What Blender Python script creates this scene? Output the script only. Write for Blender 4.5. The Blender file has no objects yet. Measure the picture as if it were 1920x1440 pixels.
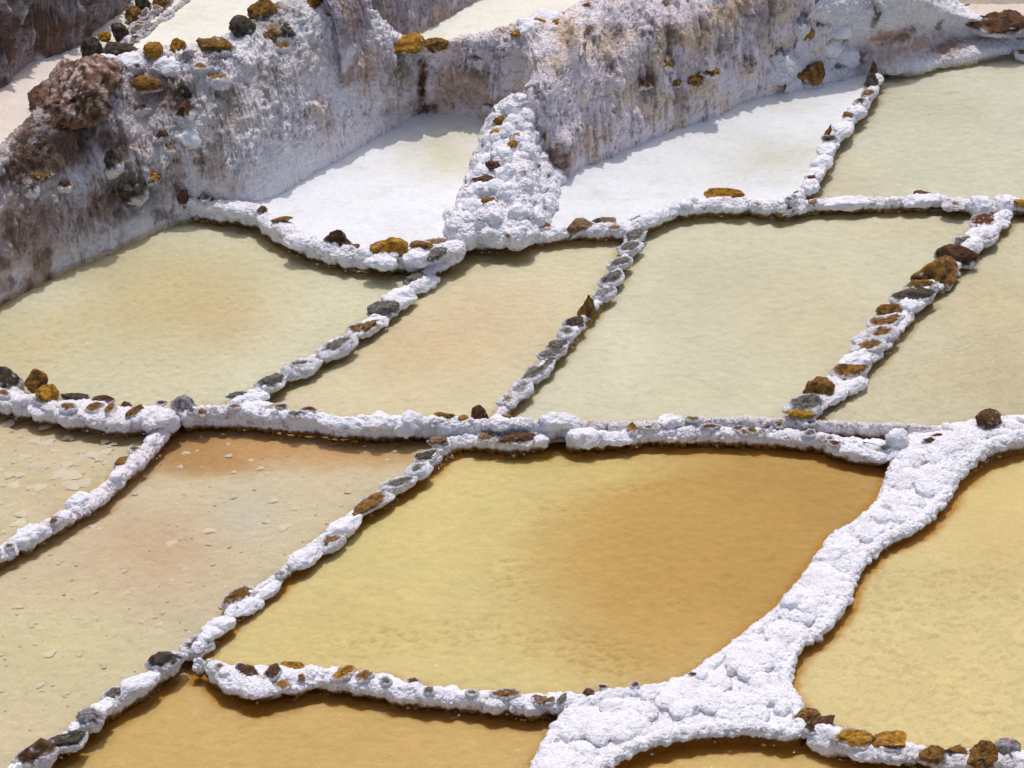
import bpy, bmesh, math, random
import numpy as np
from mathutils import Vector

# ------------------------------------------------------------------ camera, sky, sun, exposure
S = bpy.context.scene
COL = S.collection
PITCH = math.radians(36.0)
FPX = 960.0 / math.tan(math.radians(12.0))
CAM = np.array([0.0, -18.8 * math.cos(PITCH), 18.8 * math.sin(PITCH) + 0.1])
cd = bpy.data.cameras.new('camera'); cam = bpy.data.objects.new('camera', cd); COL.objects.link(cam)
cam.location = CAM; cam.rotation_euler = (math.pi / 2 - PITCH, 0, 0)
cd.sensor_width = 36; cd.lens = 18 / math.tan(math.radians(12.0)); cd.clip_end = 2000; cd.clip_start = 0.5
S.camera = cam
SUN_EL, SUN_AZ = math.radians(71), math.radians(2)      # azimuth from +Y, towards -X (a little left of straight ahead)
W = bpy.data.worlds.new('World'); S.world = W; W.use_nodes = True
nt = W.node_tree; bg = nt.nodes['Background']
sky = nt.nodes.new('ShaderNodeTexSky'); sky.sky_type = 'NISHITA'; sky.sun_disc = False
sky.sun_elevation = SUN_EL; sky.sun_rotation = SUN_AZ; sky.altitude = 0; sky.dust_density = 3.5; sky.ozone_density = 0.6
nt.links.new(sky.outputs[0], bg.inputs[0]); bg.inputs[1].default_value = 0.15
sl = bpy.data.lights.new('sun', 'SUN'); sun = bpy.data.objects.new('sun', sl); COL.objects.link(sun)
sl.energy = 2.25; sl.angle = math.radians(0.5); sl.color = (1.0, 0.965, 0.93)
sd = Vector((math.sin(SUN_AZ) * math.cos(SUN_EL), math.cos(SUN_AZ) * math.cos(SUN_EL), math.sin(SUN_EL)))
sun.rotation_euler = (-sd).to_track_quat('-Z', 'Y').to_euler(); sun.location = (0, 0, 20)
S.view_settings.view_transform = 'Standard'; S.view_settings.look = 'None'
S.view_settings.exposure = -0.2; S.view_settings.gamma = 1.0; S.view_settings.use_curve_mapping = False

S.cycles.diffuse_bounces = 6; S.cycles.max_bounces = 12
rnd = random.Random(7)

# ------------------------------------------------------------------ helpers: places
_sp, _cp = math.sin(PITCH), math.cos(PITCH)
def at(px, py, z):
    """the point of the level plane z seen at (px, py) of the 1920x1440 photograph"""
    a = (px - 960) / FPX; b = (720 - py) / FPX
    d = np.array([a, _cp + b * _sp, -_sp + b * _cp])
    return CAM + d * ((z - CAM[2]) / d[2])
def ppm(p):
    """photo pixels per metre at a place"""
    return FPX / np.linalg.norm(np.asarray(p) - CAM)

# ------------------------------------------------------------------ helpers: noise
_G = np.random.RandomState(3).normal(size=(64, 3)); _G /= np.linalg.norm(_G, axis=1)[:, None]
_R3 = np.random.RandomState(4).rand(4096, 3)
def _hash(i, j, k, seed=0):
    with np.errstate(over='ignore'):
        h = (i.astype(np.uint32) * np.uint32(374761393) + j.astype(np.uint32) * np.uint32(668265263)
             + k.astype(np.uint32) * np.uint32(2147483647 - 5) + np.uint32((seed * 974711 + 77) & 0xffffffff))
        h = (h ^ (h >> np.uint32(13))) * np.uint32(1274126177)
        h = (h ^ (h >> np.uint32(15))) * np.uint32(2246822519)
        return h ^ (h >> np.uint32(16))
from concurrent.futures import ThreadPoolExecutor
_TP = ThreadPoolExecutor(4)
def threaded(fn):
    def g(P, *a, **k):
        n = len(P)
        if n < 8000: return fn(P, *a, **k)
        m = 8; cut = np.linspace(0, n, m + 1).astype(int)
        r = list(_TP.map(lambda i: fn(P[cut[i]:cut[i + 1]], *a, **k), range(m)))
        return tuple(np.concatenate(x) for x in zip(*r)) if isinstance(r[0], tuple) else np.concatenate(r)
    return g
@threaded
def noise(P, s=1.0, seed=0):
    """gradient noise, about -1..1; s = size of a feature in metres (number or one per axis)"""
    Q = P / np.asarray(s, float) + seed * 17.31
    i = np.floor(Q).astype(np.int64); f = Q - i
    w = f * f * f * (f * (f * 6 - 15) + 10)
    out = 0
    for a in (0, 1):
        for b in (0, 1):
            for c in (0, 1):
                g = _G[_hash(i[:, 0] + a, i[:, 1] + b, i[:, 2] + c, seed) & np.uint32(63)]
                d = (f[:, 0] - a) * g[:, 0] + (f[:, 1] - b) * g[:, 1] + (f[:, 2] - c) * g[:, 2]
                out = out + d * (w[:, 0] if a else 1 - w[:, 0]) * (w[:, 1] if b else 1 - w[:, 1]) * (w[:, 2] if c else 1 - w[:, 2])
    return out * 1.7
def fbm(P, s=1.0, seed=0, o=4, g=0.5):
    r = 0; a = 1; t = 0
    for k in range(o):
        r = r + a * noise(P, np.asarray(s, float) / 2 ** k, seed + k * 5); t += a; a *= g
    return r / t * 1.4
@threaded
def worley(P, s=1.0, seed=0, flat=False, jit=1.0):
    """distance to the nearest and second nearest cell point (in cells) and that cell's number 0..1"""
    Q = P / np.asarray(s, float) + 9.17
    if flat: Q = Q.copy(); Q[:, 2] = 0.5
    i = np.floor(Q).astype(np.int64)
    f1 = np.full(len(Q), 9.0); f2 = np.full(len(Q), 9.0); cid = np.zeros(len(Q))
    for a in (-1, 0, 1):
        for b in (-1, 0, 1):
            for c in ((0,) if flat else (-1, 0, 1)):
                h = _hash(i[:, 0] + a, i[:, 1] + b, i[:, 2] + c, seed)
                r = (_R3[h & np.uint32(4095)] - .5) * jit + .5
                if flat: r = r * np.array([1, 1, 0]) + np.array([0, 0, .5])
                dx = i[:, 0] + a + r[:, 0] - Q[:, 0]; dy = i[:, 1] + b + r[:, 1] - Q[:, 1]; dz = i[:, 2] + c + r[:, 2] - Q[:, 2]
                d = dx * dx + dy * dy + dz * dz
                m = d < f1
                f2 = np.where(m, f1, np.minimum(f2, d)); f1 = np.where(m, d, f1)
                cid = np.where(m, (h & np.uint32(65535)) / 65535.0, cid)
    return np.sqrt(f1), np.sqrt(f2), cid
def sstep(x, a, b):
    t = np.clip((x - a) / (b - a), 0, 1); return t * t * (3 - 2 * t)
def lin(c):
    """an sRGB 0..255 colour as a linear albedo"""
    c = np.asarray(c, float) / 255
    return np.where(c <= 0.04045, c / 12.92, ((c + 0.055) / 1.055) ** 2.4)
def mixc(A, B, t):
    return A + (B - A) * t[:, None]

# ------------------------------------------------------------------ helpers: meshes
def mesh_from(name, co, faces, mat, col=None, parent=None, smooth=True, wet=None):
    me = bpy.data.meshes.new(name)
    co = np.asarray(co, np.float32); faces = np.asarray(faces, np.int32); n, k = faces.shape
    me.vertices.add(len(co)); me.vertices.foreach_set('co', co.ravel())
    me.loops.add(n * k); me.loops.foreach_set('vertex_index', faces.ravel())
    me.polygons.add(n); me.polygons.foreach_set('loop_start', np.arange(0, n * k, k, dtype=np.int32))
    me.update(calc_edges=True)
    me.polygons.foreach_set('use_smooth', np.full(n, smooth))
    if col is not None:
        at_ = me.color_attributes.new('Col', 'FLOAT_COLOR', 'POINT')
        c = np.ones((len(co), 4), np.float32); c[:, :3] = np.clip(col, 0.004, 0.92)
        if wet is not None: c[:, 3] = wet
        at_.data.foreach_set('color', c.ravel())
    me.materials.append(mat)
    o = bpy.data.objects.new(name, me); COL.objects.link(o)
    if parent is not None: o.parent = parent
    return o
def vnormals(co, faces):
    a = co[faces[:, 0]]; b = co[faces[:, 1]]; c = co[faces[:, 2]]
    if faces.shape[1] == 4: n = np.cross(c - a, co[faces[:, 3]] - b)
    else: n = np.cross(b - a, c - a)
    out = np.zeros_like(co)
    for k in range(faces.shape[1]):
        for ax in range(3): out[:, ax] += np.bincount(faces[:, k], n[:, ax], len(co))
    return out / (np.linalg.norm(out, axis=1)[:, None] + 1e-12)
def tag(o, label=None, cat=None, group=None, kind=None):
    if label: o['label'] = label
    if cat: o['category'] = cat
    if group: o['group'] = group
    if kind: o['kind'] = kind
    return o
def empty(name, label, cat, group=None, loc=(0, 0, 0)):
    o = bpy.data.objects.new(name, None); COL.objects.link(o); o.location = (0, 0, 0)
    o.empty_display_size = 0.1
    return tag(o, label, cat, group)
def grid_faces(nu, nv):
    i = np.arange(nu * nv).reshape(nu, nv)
    return np.stack([i[:-1, :-1], i[1:, :-1], i[1:, 1:], i[:-1, 1:]], -1).reshape(-1, 4)

def remesh(pieces, voxel):
    """pieces = list of (verts, faces); their union as one closed skin"""
    vs = []; fs = []; n = 0
    for v, f in pieces:
        vs.append(v); fs += [tuple(int(a) + n for a in q) for q in f]; n += len(v)
    me = bpy.data.meshes.new('tmp'); me.from_pydata(np.concatenate(vs).tolist(), [], fs)
    o = bpy.data.objects.new('tmp', me); COL.objects.link(o)
    m = o.modifiers.new('r', 'REMESH'); m.mode = 'VOXEL'; m.voxel_size = voxel; m.adaptivity = 0
    ev = o.evaluated_get(bpy.context.evaluated_depsgraph_get()); em = ev.to_mesh()
    co = np.empty(len(em.vertices) * 3, np.float32); em.vertices.foreach_get('co', co)
    f = np.empty(len(em.loops), np.int32); em.loops.foreach_get('vertex_index', f)
    ev.to_mesh_clear(); bpy.data.objects.remove(o); bpy.data.meshes.remove(me)
    return co.reshape(-1, 3).astype(float), f.reshape(-1, 4)

def _ico(n):
    bm = bmesh.new(); bmesh.ops.create_icosphere(bm, subdivisions=n, radius=1.0)
    v = np.array([x.co[:] for x in bm.verts]); f = np.array([[y.index for y in x.verts] for x in bm.faces]); bm.free()
    return v, f
ICO = {k: _ico(k) for k in (2, 3, 4, 5)}
_LR = np.random.RandomState(12)
def lump(c, r, ang=0.0, chip=4):
    v, f = ICO[2]; v = v.copy()
    for k in range(chip):
        n = _LR.normal(size=3); n /= np.linalg.norm(n); t = v @ n - _LR.uniform(.55, .9); v -= np.outer(np.maximum(t, 0) * .85, n)
    v = v * np.asarray(r)
    ca, sa = math.cos(ang), math.sin(ang)
    v = v @ np.array([[ca, sa, 0], [-sa, ca, 0], [0, 0, 1]])
    return v + np.asarray(c), f

# ------------------------------------------------------------------ materials
def new_mat(name):
    m = bpy.data.materials.new(name); m.use_nodes = True
    n = m.node_tree.nodes; l = m.node_tree.links
    return m, n, l, n['Principled BSDF']
def grain_mat(name, rough, amp, sc, bump, bsc, spec=0.3, bump2=0.0, sss=0.0):
    m, n, l, p = new_mat(name)
    at_ = n.new('ShaderNodeAttribute'); at_.attribute_name = 'Col'
    tc = n.new('ShaderNodeTexCoord')
    nz = n.new('ShaderNodeTexNoise'); nz.inputs['Scale'].default_value = sc; nz.inputs['Detail'].default_value = 5; nz.inputs['Roughness'].default_value = .65
    l.new(tc.outputs['Object'], nz.inputs['Vector'])
    mr = n.new('ShaderNodeMapRange'); mr.inputs['From Min'].default_value = .3; mr.inputs['From Max'].default_value = .7
    mr.inputs['To Min'].default_value = 1 - amp; mr.inputs['To Max'].default_value = 1 + amp * .6
    l.new(nz.outputs['Fac'], mr.inputs['Value'])
    mx = n.new('ShaderNodeVectorMath'); mx.operation = 'SCALE'
    l.new(at_.outputs['Color'], mx.inputs[0]); l.new(mr.outputs[0], mx.inputs['Scale'])
    l.new(mx.outputs[0], p.inputs['Base Color'])
    p.inputs['Roughness'].default_value = rough; p.inputs['Specular IOR Level'].default_value = spec
    nb = n.new('ShaderNodeTexNoise'); nb.inputs['Scale'].default_value = bsc; nb.inputs['Detail'].default_value = 6; nb.inputs['Roughness'].default_value = .6
    l.new(tc.outputs['Object'], nb.inputs['Vector'])
    b = n.new('ShaderNodeBump'); b.inputs['Strength'].default_value = 1.0; b.inputs['Distance'].default_value = bump
    l.new(nb.outputs['Fac'], b.inputs['Height'])
    last = b
    if bump2:
        v = n.new('ShaderNodeTexVoronoi'); v.inputs['Scale'].default_value = bsc * .9; v.feature = 'F1'
        l.new(tc.outputs['Object'], v.inputs['Vector'])
        b2 = n.new('ShaderNodeBump'); b2.invert = True; b2.inputs['Distance'].default_value = bump2; b2.inputs['Strength'].default_value = 1
        l.new(v.outputs['Distance'], b2.inputs['Height']); l.new(b.outputs[0], b2.inputs['Normal']); last = b2
    l.new(last.outputs[0], p.inputs['Normal'])
    # wetness (alpha of Col) lowers the roughness
    wr = n.new('ShaderNodeMapRange'); wr.inputs['To Min'].default_value = .28; wr.inputs['To Max'].default_value = rough
    l.new(at_.outputs['Alpha'], wr.inputs['Value']); l.new(wr.outputs[0], p.inputs['Roughness'])
    return m
M_SALT = grain_mat('salt crust', .75, .06, 60, .009, 60, bump2=.006)
M_ROCK = grain_mat('weathered rock', .85, .45, 50, .026, 60)
M_CLIFF = grain_mat('salt and earth terrace face', .85, .20, 85, .015, 60, bump2=.006)
M_BED = grain_mat('salt pan bed', .9, .06, 45, .012, 30, spec=.2)
M_DRY = grain_mat('dry salt bed', .8, .05, 40, .009, 35, spec=.3, bump2=.002)
M_FLAKE = grain_mat('thin salt flake', .6, .06, 60, .002, 60)
M_SOIL = grain_mat('salty soil', .9, .25, 8, .03, 6)
M_WOOD = grain_mat('dry wood', .8, .25, 60, .003, 90)

def water_mat(name, tint, rip):
    m = bpy.data.materials.new(name); m.use_nodes = True
    n = m.node_tree.nodes; l = m.node_tree.links; n.clear()
    out = n.new('ShaderNodeOutputMaterial'); tr = n.new('ShaderNodeBsdfTransparent'); gl = n.new('ShaderNodeBsdfGlossy')
    tr.inputs[0].default_value = (*tint, 1); gl.inputs['Roughness'].default_value = .06
    fr = n.new('ShaderNodeFresnel'); fr.inputs[0].default_value = 1.36; mx = n.new('ShaderNodeMixShader')
    tc = n.new('ShaderNodeTexCoord'); nz = n.new('ShaderNodeTexNoise'); nz.inputs['Scale'].default_value = 14; nz.inputs['Detail'].default_value = 5
    l.new(tc.outputs['Object'], nz.inputs['Vector'])
    b = n.new('ShaderNodeBump'); b.inputs['Distance'].default_value = rip; l.new(nz.outputs['Fac'], b.inputs['Height'])
    l.new(b.outputs[0], gl.inputs['Normal']); l.new(b.outputs[0], fr.inputs['Normal'])
    l.new(fr.outputs[0], mx.inputs[0]); l.new(tr.outputs[0], mx.inputs[1]); l.new(gl.outputs[0], mx.inputs[2])
    l.new(mx.outputs[0], out.inputs[0]); return m
M_WATER_Y = water_mat('yellow brine', (.975, .965, .92), .012)
M_WATER_C = water_mat('clear brine', (.975, .972, .96), .012)

# ------------------------------------------------------------------ pans
def inside(px, py, poly):
    r = np.zeros(len(px), bool); n = len(poly)
    for k in range(n):
        x0, y0 = poly[k]; x1, y1 = poly[(k + 1) % n]
        c = ((y0 > py) != (y1 > py)) & (px < (x1 - x0) * (py - y0) / ((y1 - y0) if y1 != y0 else 1e-9) + x0)
        r ^= c
    return r
def edge_dist(P, poly):
    d = np.full(len(P), 1e9); n = len(poly)
    for k in range(n):
        a = np.array(poly[k]); b = np.array(poly[(k + 1) % n]); e = b - a
        t = np.clip(((P - a) @ e) / (e @ e + 1e-12), 0, 1)
        q = P - (a + t[:, None] * e); d = np.minimum(d, np.sqrt((q * q).sum(1)))
    return d

PANS = []; SOLID = []
def pan(label, z, poly_px, base, blobs, water=None, step=.018, relief='crinkle', rim=None, rimw=.07, depth=.03, amp=1.0, mat=None, wrelief=None, k=.90, mottle=()):
    poly = [tuple(at(x, y, z)[:2]) for x, y in poly_px]
    xs = [p[0] for p in poly]; ys = [p[1] for p in poly]
    x0, x1, y0, y1 = min(xs) - step, max(xs) + step, min(ys) - step, max(ys) + step
    nx = int((x1 - x0) / step) + 2; ny = int((y1 - y0) / step) + 2
    gx, gy = np.meshgrid(x0 + np.arange(nx) * step, y0 + np.arange(ny) * step, indexing='ij')
    P = np.stack([gx.ravel(), gy.ravel(), np.zeros(nx * ny)], 1)
    F = grid_faces(nx, ny)
    ins = inside(P[:, 0], P[:, 1], poly)
    F = F[ins[F].any(1)]
    used = np.unique(F); mp = np.full(len(P), -1); mp[used] = np.arange(len(used)); F = mp[F]; P = P[used]
    d = edge_dist(P[:, :2], poly)
    # colour of the sediment: soft patches at places on the bed, their outlines warped
    WP = P.copy(); WP[:, 0] += .22 * fbm(P, .9, 31); WP[:, 1] += .22 * fbm(P, .9, 37)
    WP[:, 0] += .05 * fbm(P, .14, 33); WP[:, 1] += .05 * fbm(P, .14, 35)
    C = np.tile(lin(base), (len(P), 1))
    for (bx, by, rx, ry, c, w, *pw) in blobs:
        q = at(bx, by, z); s = ppm(q); ex = WP[:, 0] - q[0]; ey = WP[:, 1] - q[1]
        a = rx / s; b = ry / (s * .58)
        r2 = (ex / a) ** 2 + (ey / b) ** 2
        C = mixc(C, lin(c), w * np.exp(-(r2 * 1.1) ** (pw[0] if pw else 1)))
    C = C * (1 + .05 * fbm(P, .5, 41) + .035 * fbm(P, .07, 43))[:, None] * k
    h = np.zeros(len(P))
    if relief == 'crinkle':
        h += .008 * fbm(P, .10, 51) + .007 * fbm(P, (.07, .045, 1), 53, 3)
        C = C * (1 + .07 * fbm(P, (.09, .04, 1), 57, 3))[:, None]
    elif relief == 'crinkle2':
        n1 = fbm(P, .06, 51, 3); h += .012 * n1 + .006 * fbm(P, .04, 53, 2)
        C = mixc(C, C * np.array([.87, .80, .68]), sstep(n1, .15, .8) * .55)
    elif relief == 'plates':
        Q = P.copy(); Q[:, 0] += .07 * fbm(P, .16, 61); Q[:, 1] += .05 * fbm(P, .12, 63)
        f1, f2, c = worley(Q, (.12, .085, 1), 5, flat=True)
        wz = np.ones(len(P)) if wrelief is None else wrelief(P, z)
        e = sstep(f2 - f1, .0, .13)
        h += wz * (.019 * e * (.45 + .55 * c) + .003 * fbm(P, .04, 65, 2))
        C = C * (1 + wz * (.06 * (c - .4) - .09 * (1 - e)))[:, None]
    elif relief == 'dry':
        h += .006 * fbm(P, .12, 51) + .003 * fbm(P, .03, 53, 3)
        C = mixc(C, C * np.array([.92, .92, .86]), sstep(fbm(P, (.5, .25, 1), 55, 5, .6), .05, .6) * .8)
        C = C * (1 - .10 * sstep(fbm(P, (.07, .02, 1), 56, 3), .35, .6))[:, None]
    if mottle:
        n2 = fbm(P, (.07, .035, 1), 91, 3)
        bz = sum(np.exp(-(((WP[:, 0] - at(x, y, z)[0]) / a) ** 2 + ((WP[:, 1] - at(x, y, z)[1]) / b) ** 2)) for x, y, a, b in mottle)
        h -= .006 * sstep(n2, .1, .4) * np.clip(bz, 0, 1); C = mixc(C, C * np.array([.86, .78, .62]), sstep(n2, .12, .35) * np.clip(bz, 0, 1))
    P[:, 2] = z - depth + h * amp
    o = mesh_from('salt_pan', P, F, mat or (M_BED if water else M_DRY), C, wet=np.ones(len(P)))
    tag(o, label, kind='structure')
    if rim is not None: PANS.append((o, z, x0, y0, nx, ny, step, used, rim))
    if water:
        vv = [(x, y, z) for x, y in poly]
        me = bpy.data.meshes.new('brine'); bm = bmesh.new()
        f = bm.faces.new([bm.verts.new(v) for v in vv])
        if f.normal.z < 0: bmesh.ops.reverse_faces(bm, faces=[f])
        f.normal_update()
        bmesh.ops.triangulate(bm, faces=bm.faces[:]); bm.to_mesh(me); bm.free()
        me.materials.append(water); w = bpy.data.objects.new('brine', me); COL.objects.link(w); w.parent = o
        for p in me.polygons:
            if p.normal.z < 0: me.flip_normals(); break
    return o

Z8, Z9, Z10, Z11 = .16, .13, .12, .10
Z5, Z6, Z7 = .30, .19, .17
Z12, Z13, Z14, Z15, Z16, Z17 = .05, 0.0, -.02, -.05, -.085, -.09
ZCH = .03
D89 = [(850, 462), (810, 503), (760, 548), (715, 588), (645, 638), (560, 690), (500, 728), (440, 755)]
D910 = [(1190, 432), (1165, 495), (1140, 535), (1110, 580), (1060, 640), (1005, 700), (960, 750), (930, 785)]
D1011 = [(1885, 400), (1835, 440), (1785, 490), (1730, 548), (1675, 606), (1625, 660), (1590, 700), (1545, 735), (1505, 780)]
D67 = [(1645, 145), (1620, 195), (1580, 235), (1552, 285), (1535, 320), (1505, 358), (1465, 382)]
D1213 = [(325, 780), (290, 825), (240, 875), (180, 930), (100, 980), (0, 1035), (-160, 1120)]
D1314 = [(845, 825), (800, 870), (750, 908), (690, 945), (620, 1000), (560, 1048), (500, 1098), (450, 1130), (420, 1165), (370, 1212)]
D1316 = [(310, 1245), (260, 1285), (200, 1320), (165, 1348), (120, 1385), (50, 1425), (-60, 1500), (-160, 1570)]

pan('broad cream salt pan below the left terrace wall, faintly green at its right end', Z8,
    [(-300, 700), (-160, 640), (0, 548), (120, 482), (230, 438), (330, 392), (430, 383), (495, 405), (560, 442), (640, 470), (740, 478)] + D89 + [(330, 778), (220, 785), (100, 765), (0, 745), (-160, 705), (-300, 760)],
    (216, 212, 184), [(330, 560, 260, 90, (207, 193, 150), .8), (420, 600, 120, 70, (205, 183, 140), .5), (650, 560, 150, 90, (224, 222, 196), .8), (520, 690, 120, 60, (224, 222, 200), .7),
                      (60, 545, 120, 30, (232, 228, 210), .6), (420, 430, 120, 30, (224, 222, 198), .7), (60, 650, 120, 50, (210, 196, 155), .6)],
    water=M_WATER_C, relief='crinkle2', rim=(160, 136, 76), rimw=.085)
pan('narrow peach tinted salt pan between two stone dividers', Z9,
    D89[::-1] + [(950, 452), (1060, 440), (1150, 430)] + D910 + [(800, 790), (700, 788), (600, 775), (480, 765)],
    (220, 212, 182), [(800, 650, 150, 70, (216, 196, 158), .9), (900, 580, 150, 70, (218, 198, 165), .6), (1000, 500, 150, 40, (220, 214, 186), .6), (620, 740, 200, 40, (218, 208, 175), .6)],
    water=M_WATER_C, rim=(165, 140, 80), rimw=.075)
pan('large greyish cream salt pan in the middle right', Z10,
    D910[::-1] + [(1250, 392), (1380, 382), (1470, 388), (1550, 376), (1700, 376), (1850, 382)] + D1011 + [(1400, 797), (1250, 795), (1100, 800), (1000, 797)],
    (216, 213, 190), [(1330, 530, 170, 70, (208, 203, 180), .8), (1150, 640, 80, 110, (222, 220, 196), .8), (1560, 620, 150, 120, (214, 204, 172), .7), (1700, 420, 150, 40, (214, 204, 176), .7), (1350, 740, 200, 60, (216, 212, 184), .6)],
    water=M_WATER_C, rim=(160, 140, 80), rimw=.075)
pan('speckled beige salt pan at the right edge behind the ochre stone divider', Z11,
    D1011[::-1] + [(1950, 388), (2250, 330), (2250, 780), (1900, 796), (1700, 802), (1520, 796)],
    (210, 204, 178), [(1850, 560, 100, 90, (208, 196, 160), .8), (1700, 720, 200, 60, (206, 198, 170), .8), (1900, 700, 120, 80, (198, 186, 152), .7)],
    water=M_WATER_C, relief='plates', amp=.7, rim=(150, 130, 75), rimw=.085, k=.93)
pan('dry bright white salt pan at the foot of the terrace wall', Z5,
    [(450, 395), (495, 362), (620, 292), (740, 226), (780, 208), (915, 208), (985, 230), (985, 300), (930, 400), (850, 452), (740, 470), (640, 458), (560, 438), (495, 405)],
    (247, 247, 249), [(840, 285, 75, 45, (222, 218, 188), .95), (880, 250, 60, 25, (228, 224, 200), .7)], relief='dry', depth=0, k=.86)
pan('long white salt pan with grey green wet patches under the right terrace wall', Z6,
    [(960, 345), (1025, 330), (1250, 240), (1400, 183), (1500, 153), (1625, 130)] + D67 + [(1400, 390), (1300, 388), (1230, 395), (1150, 418), (1050, 430), (960, 430)],
    (240, 241, 243), [(1430, 290, 140, 40, (214, 214, 196), .85), (1330, 330, 150, 22, (226, 226, 216), .6), (1480, 200, 90, 25, (222, 222, 208), .6)], relief='dry', depth=0, k=.86)
pan('pale grey green salt pan in the upper right corner', Z7,
    D67[::-1] + [(1720, 118), (1860, 95), (1940, 85), (2250, 50), (2250, 390), (1900, 390), (1750, 384), (1600, 380), (1470, 390)],
    (214, 214, 196), [(1750, 200, 120, 50, (204, 202, 180), .9), (1870, 160, 100, 40, (216, 214, 198), .7), (1600, 330, 80, 40, (214, 200, 172), .6), (1750, 310, 160, 40, (212, 210, 186), .6)],
    water=M_WATER_C, rim=(140, 125, 75), rimw=.07)
pan('small beige salt pan with floating flakes at the left edge', Z12,
    [(-300, 700), (-160, 720), (0, 755), (150, 788), (260, 805)] + D1213 + [(-300, 1180)],
    (212, 201, 172), [(150, 900, 120, 50, (208, 192, 148), .7), (60, 810, 120, 30, (214, 194, 160), .8), (120, 850, 80, 30, (218, 208, 178), .5)],
    water=M_WATER_C, rim=(150, 112, 58), rimw=.10)
pan('long pinkish salt pan with an orange brown corner on the left', Z13,
    D1213[::-1] + [(400, 782), (500, 788), (600, 795), (720, 806), (830, 815)] + D1314 + D1316 + [(-300, 1500), (-300, 1180)],
    (212, 200, 170), [(410, 835, 180, 62, (188, 146, 88), .95, 2.6), (620, 822, 190, 42, (206, 166, 110), .8, 2.0), (760, 825, 90, 30, (200, 160, 95), .6), (460, 960, 80, 45, (206, 203, 186), .95), (280, 1010, 130, 50, (206, 178, 148), .8),
                      (340, 1120, 110, 60, (204, 192, 166), .7), (600, 930, 120, 50, (212, 200, 170), .6), (120, 1220, 150, 100, (214, 205, 165), .8), (230, 1080, 120, 40, (206, 184, 156), .6)],
    water=M_WATER_C, rim=(160, 118, 52), rimw=.09)
pan('largest pan of golden brine in the centre, pale yellow on its left and ochre on its right', Z14,
    D1314[::-1] + [(900, 818), (970, 818), (1080, 822), (1200, 815), (1350, 812), (1500, 815), (1600, 830), (1700, 850), (1700, 900), (1680, 950), (1610, 1000), (1560, 1050), (1490, 1140), (1410, 1210), (1330, 1270), (1250, 1300), (1120, 1310), (950, 1310), (800, 1300), (700, 1280), (600, 1262), (430, 1250), (400, 1244), (382, 1232)],
    (216, 203, 150), [(1360, 1045, 385, 222, (200, 166, 96), 1.0, 3.0), (1560, 900, 230, 110, (184, 148, 78), .9), (1400, 1060, 250, 140, (192, 158, 88), .7), (1180, 1200, 200, 50, (204, 174, 108), .6), (1300, 960, 160, 60, (200, 168, 98), .4),
                      (850, 980, 200, 90, (220, 206, 146), .7), (1050, 860, 200, 30, (214, 196, 134), .8), (640, 1180, 180, 70, (218, 200, 142), .6)],
    water=M_WATER_Y, rim=(166, 116, 28), rimw=.12, relief='crinkle', amp=1.0, mottle=[(1180, 900, .35, .12), (1040, 960, .2, .25), (960, 1080, .2, .3), (980, 1200, .5, .25), (700, 1210, .5, .15), (1100, 840, .8, .12), (1300, 830, .6, .08), (1130, 1230, .3, .15)])
pan('cream yellow salt pan with scalloped plates in the lower right', Z15,
    [(2250, 740), (1920, 795), (1850, 835), (1790, 890), (1750, 940), (1690, 990), (1600, 1050), (1560, 1120), (1500, 1190), (1460, 1240), (1460, 1310), (1510, 1350), (1600, 1385), (1700, 1405), (1800, 1420), (1920, 1425), (2250, 1425)],
    (222, 208, 160), [(1850, 900, 130, 60, (222, 200, 140), .6), (1800, 1100, 160, 50, (206, 190, 140), .5), (1700, 1280, 180, 70, (224, 208, 158), .7), (1900, 1020, 90, 70, (216, 192, 136), .5)],
    water=M_WATER_Y, relief='plates', rim=(165, 118, 32), rimw=.09, amp=1.3,
    wrelief=lambda P, z: .12 + .88 * sstep(-P[:, 1], 1.55, 2.1) * sstep(P[:, 0], 1.85, 2.5))
pan('golden salt pan along the bottom edge, left of the white bank', Z16,
    [(330, 1218), (400, 1235), (430, 1262), (530, 1280), (620, 1280), (700, 1290), (800, 1312), (900, 1320), (1000, 1330), (1080, 1320), (1060, 1380), (1040, 1440), (960, 1750), (-300, 1750), (-160, 1590)] + D1316[::-1],
    (208, 180, 120), [(650, 1400, 300, 60, (206, 176, 112), .6), (300, 1380, 150, 60, (208, 182, 116), .6)], water=M_WATER_Y, rim=(150, 104, 22), rimw=.13)
pan('golden salt pan at the bottom edge, enclosed by the white bank', Z17,
    [(1000, 1750), (1060, 1470), (1130, 1400), (1200, 1360), (1300, 1350), (1480, 1350), (1600, 1390), (1700, 1410), (1900, 1440), (2100, 1480), (2150, 1750)],
    (212, 184, 120), [(1400, 1420, 200, 40, (214, 188, 128), .6)], water=M_WATER_Y, rim=(155, 108, 24), rimw=.10)
pan('brown wet floor of the narrow feeder channel', ZCH,
    [(830, 800), (1000, 800), (1080, 800), (1200, 797), (1400, 794), (1560, 794), (1700, 802), (1790, 808), (1720, 850), (1600, 835), (1450, 822), (1300, 815), (1150, 822), (1000, 830), (860, 832)],
    (150, 125, 110), [(1000, 812, 70, 20, (170, 150, 140), .6), (1100, 815, 30, 15, (190, 180, 172), .8)], water=None, mat=M_BED, relief='dry', depth=0)
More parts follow.
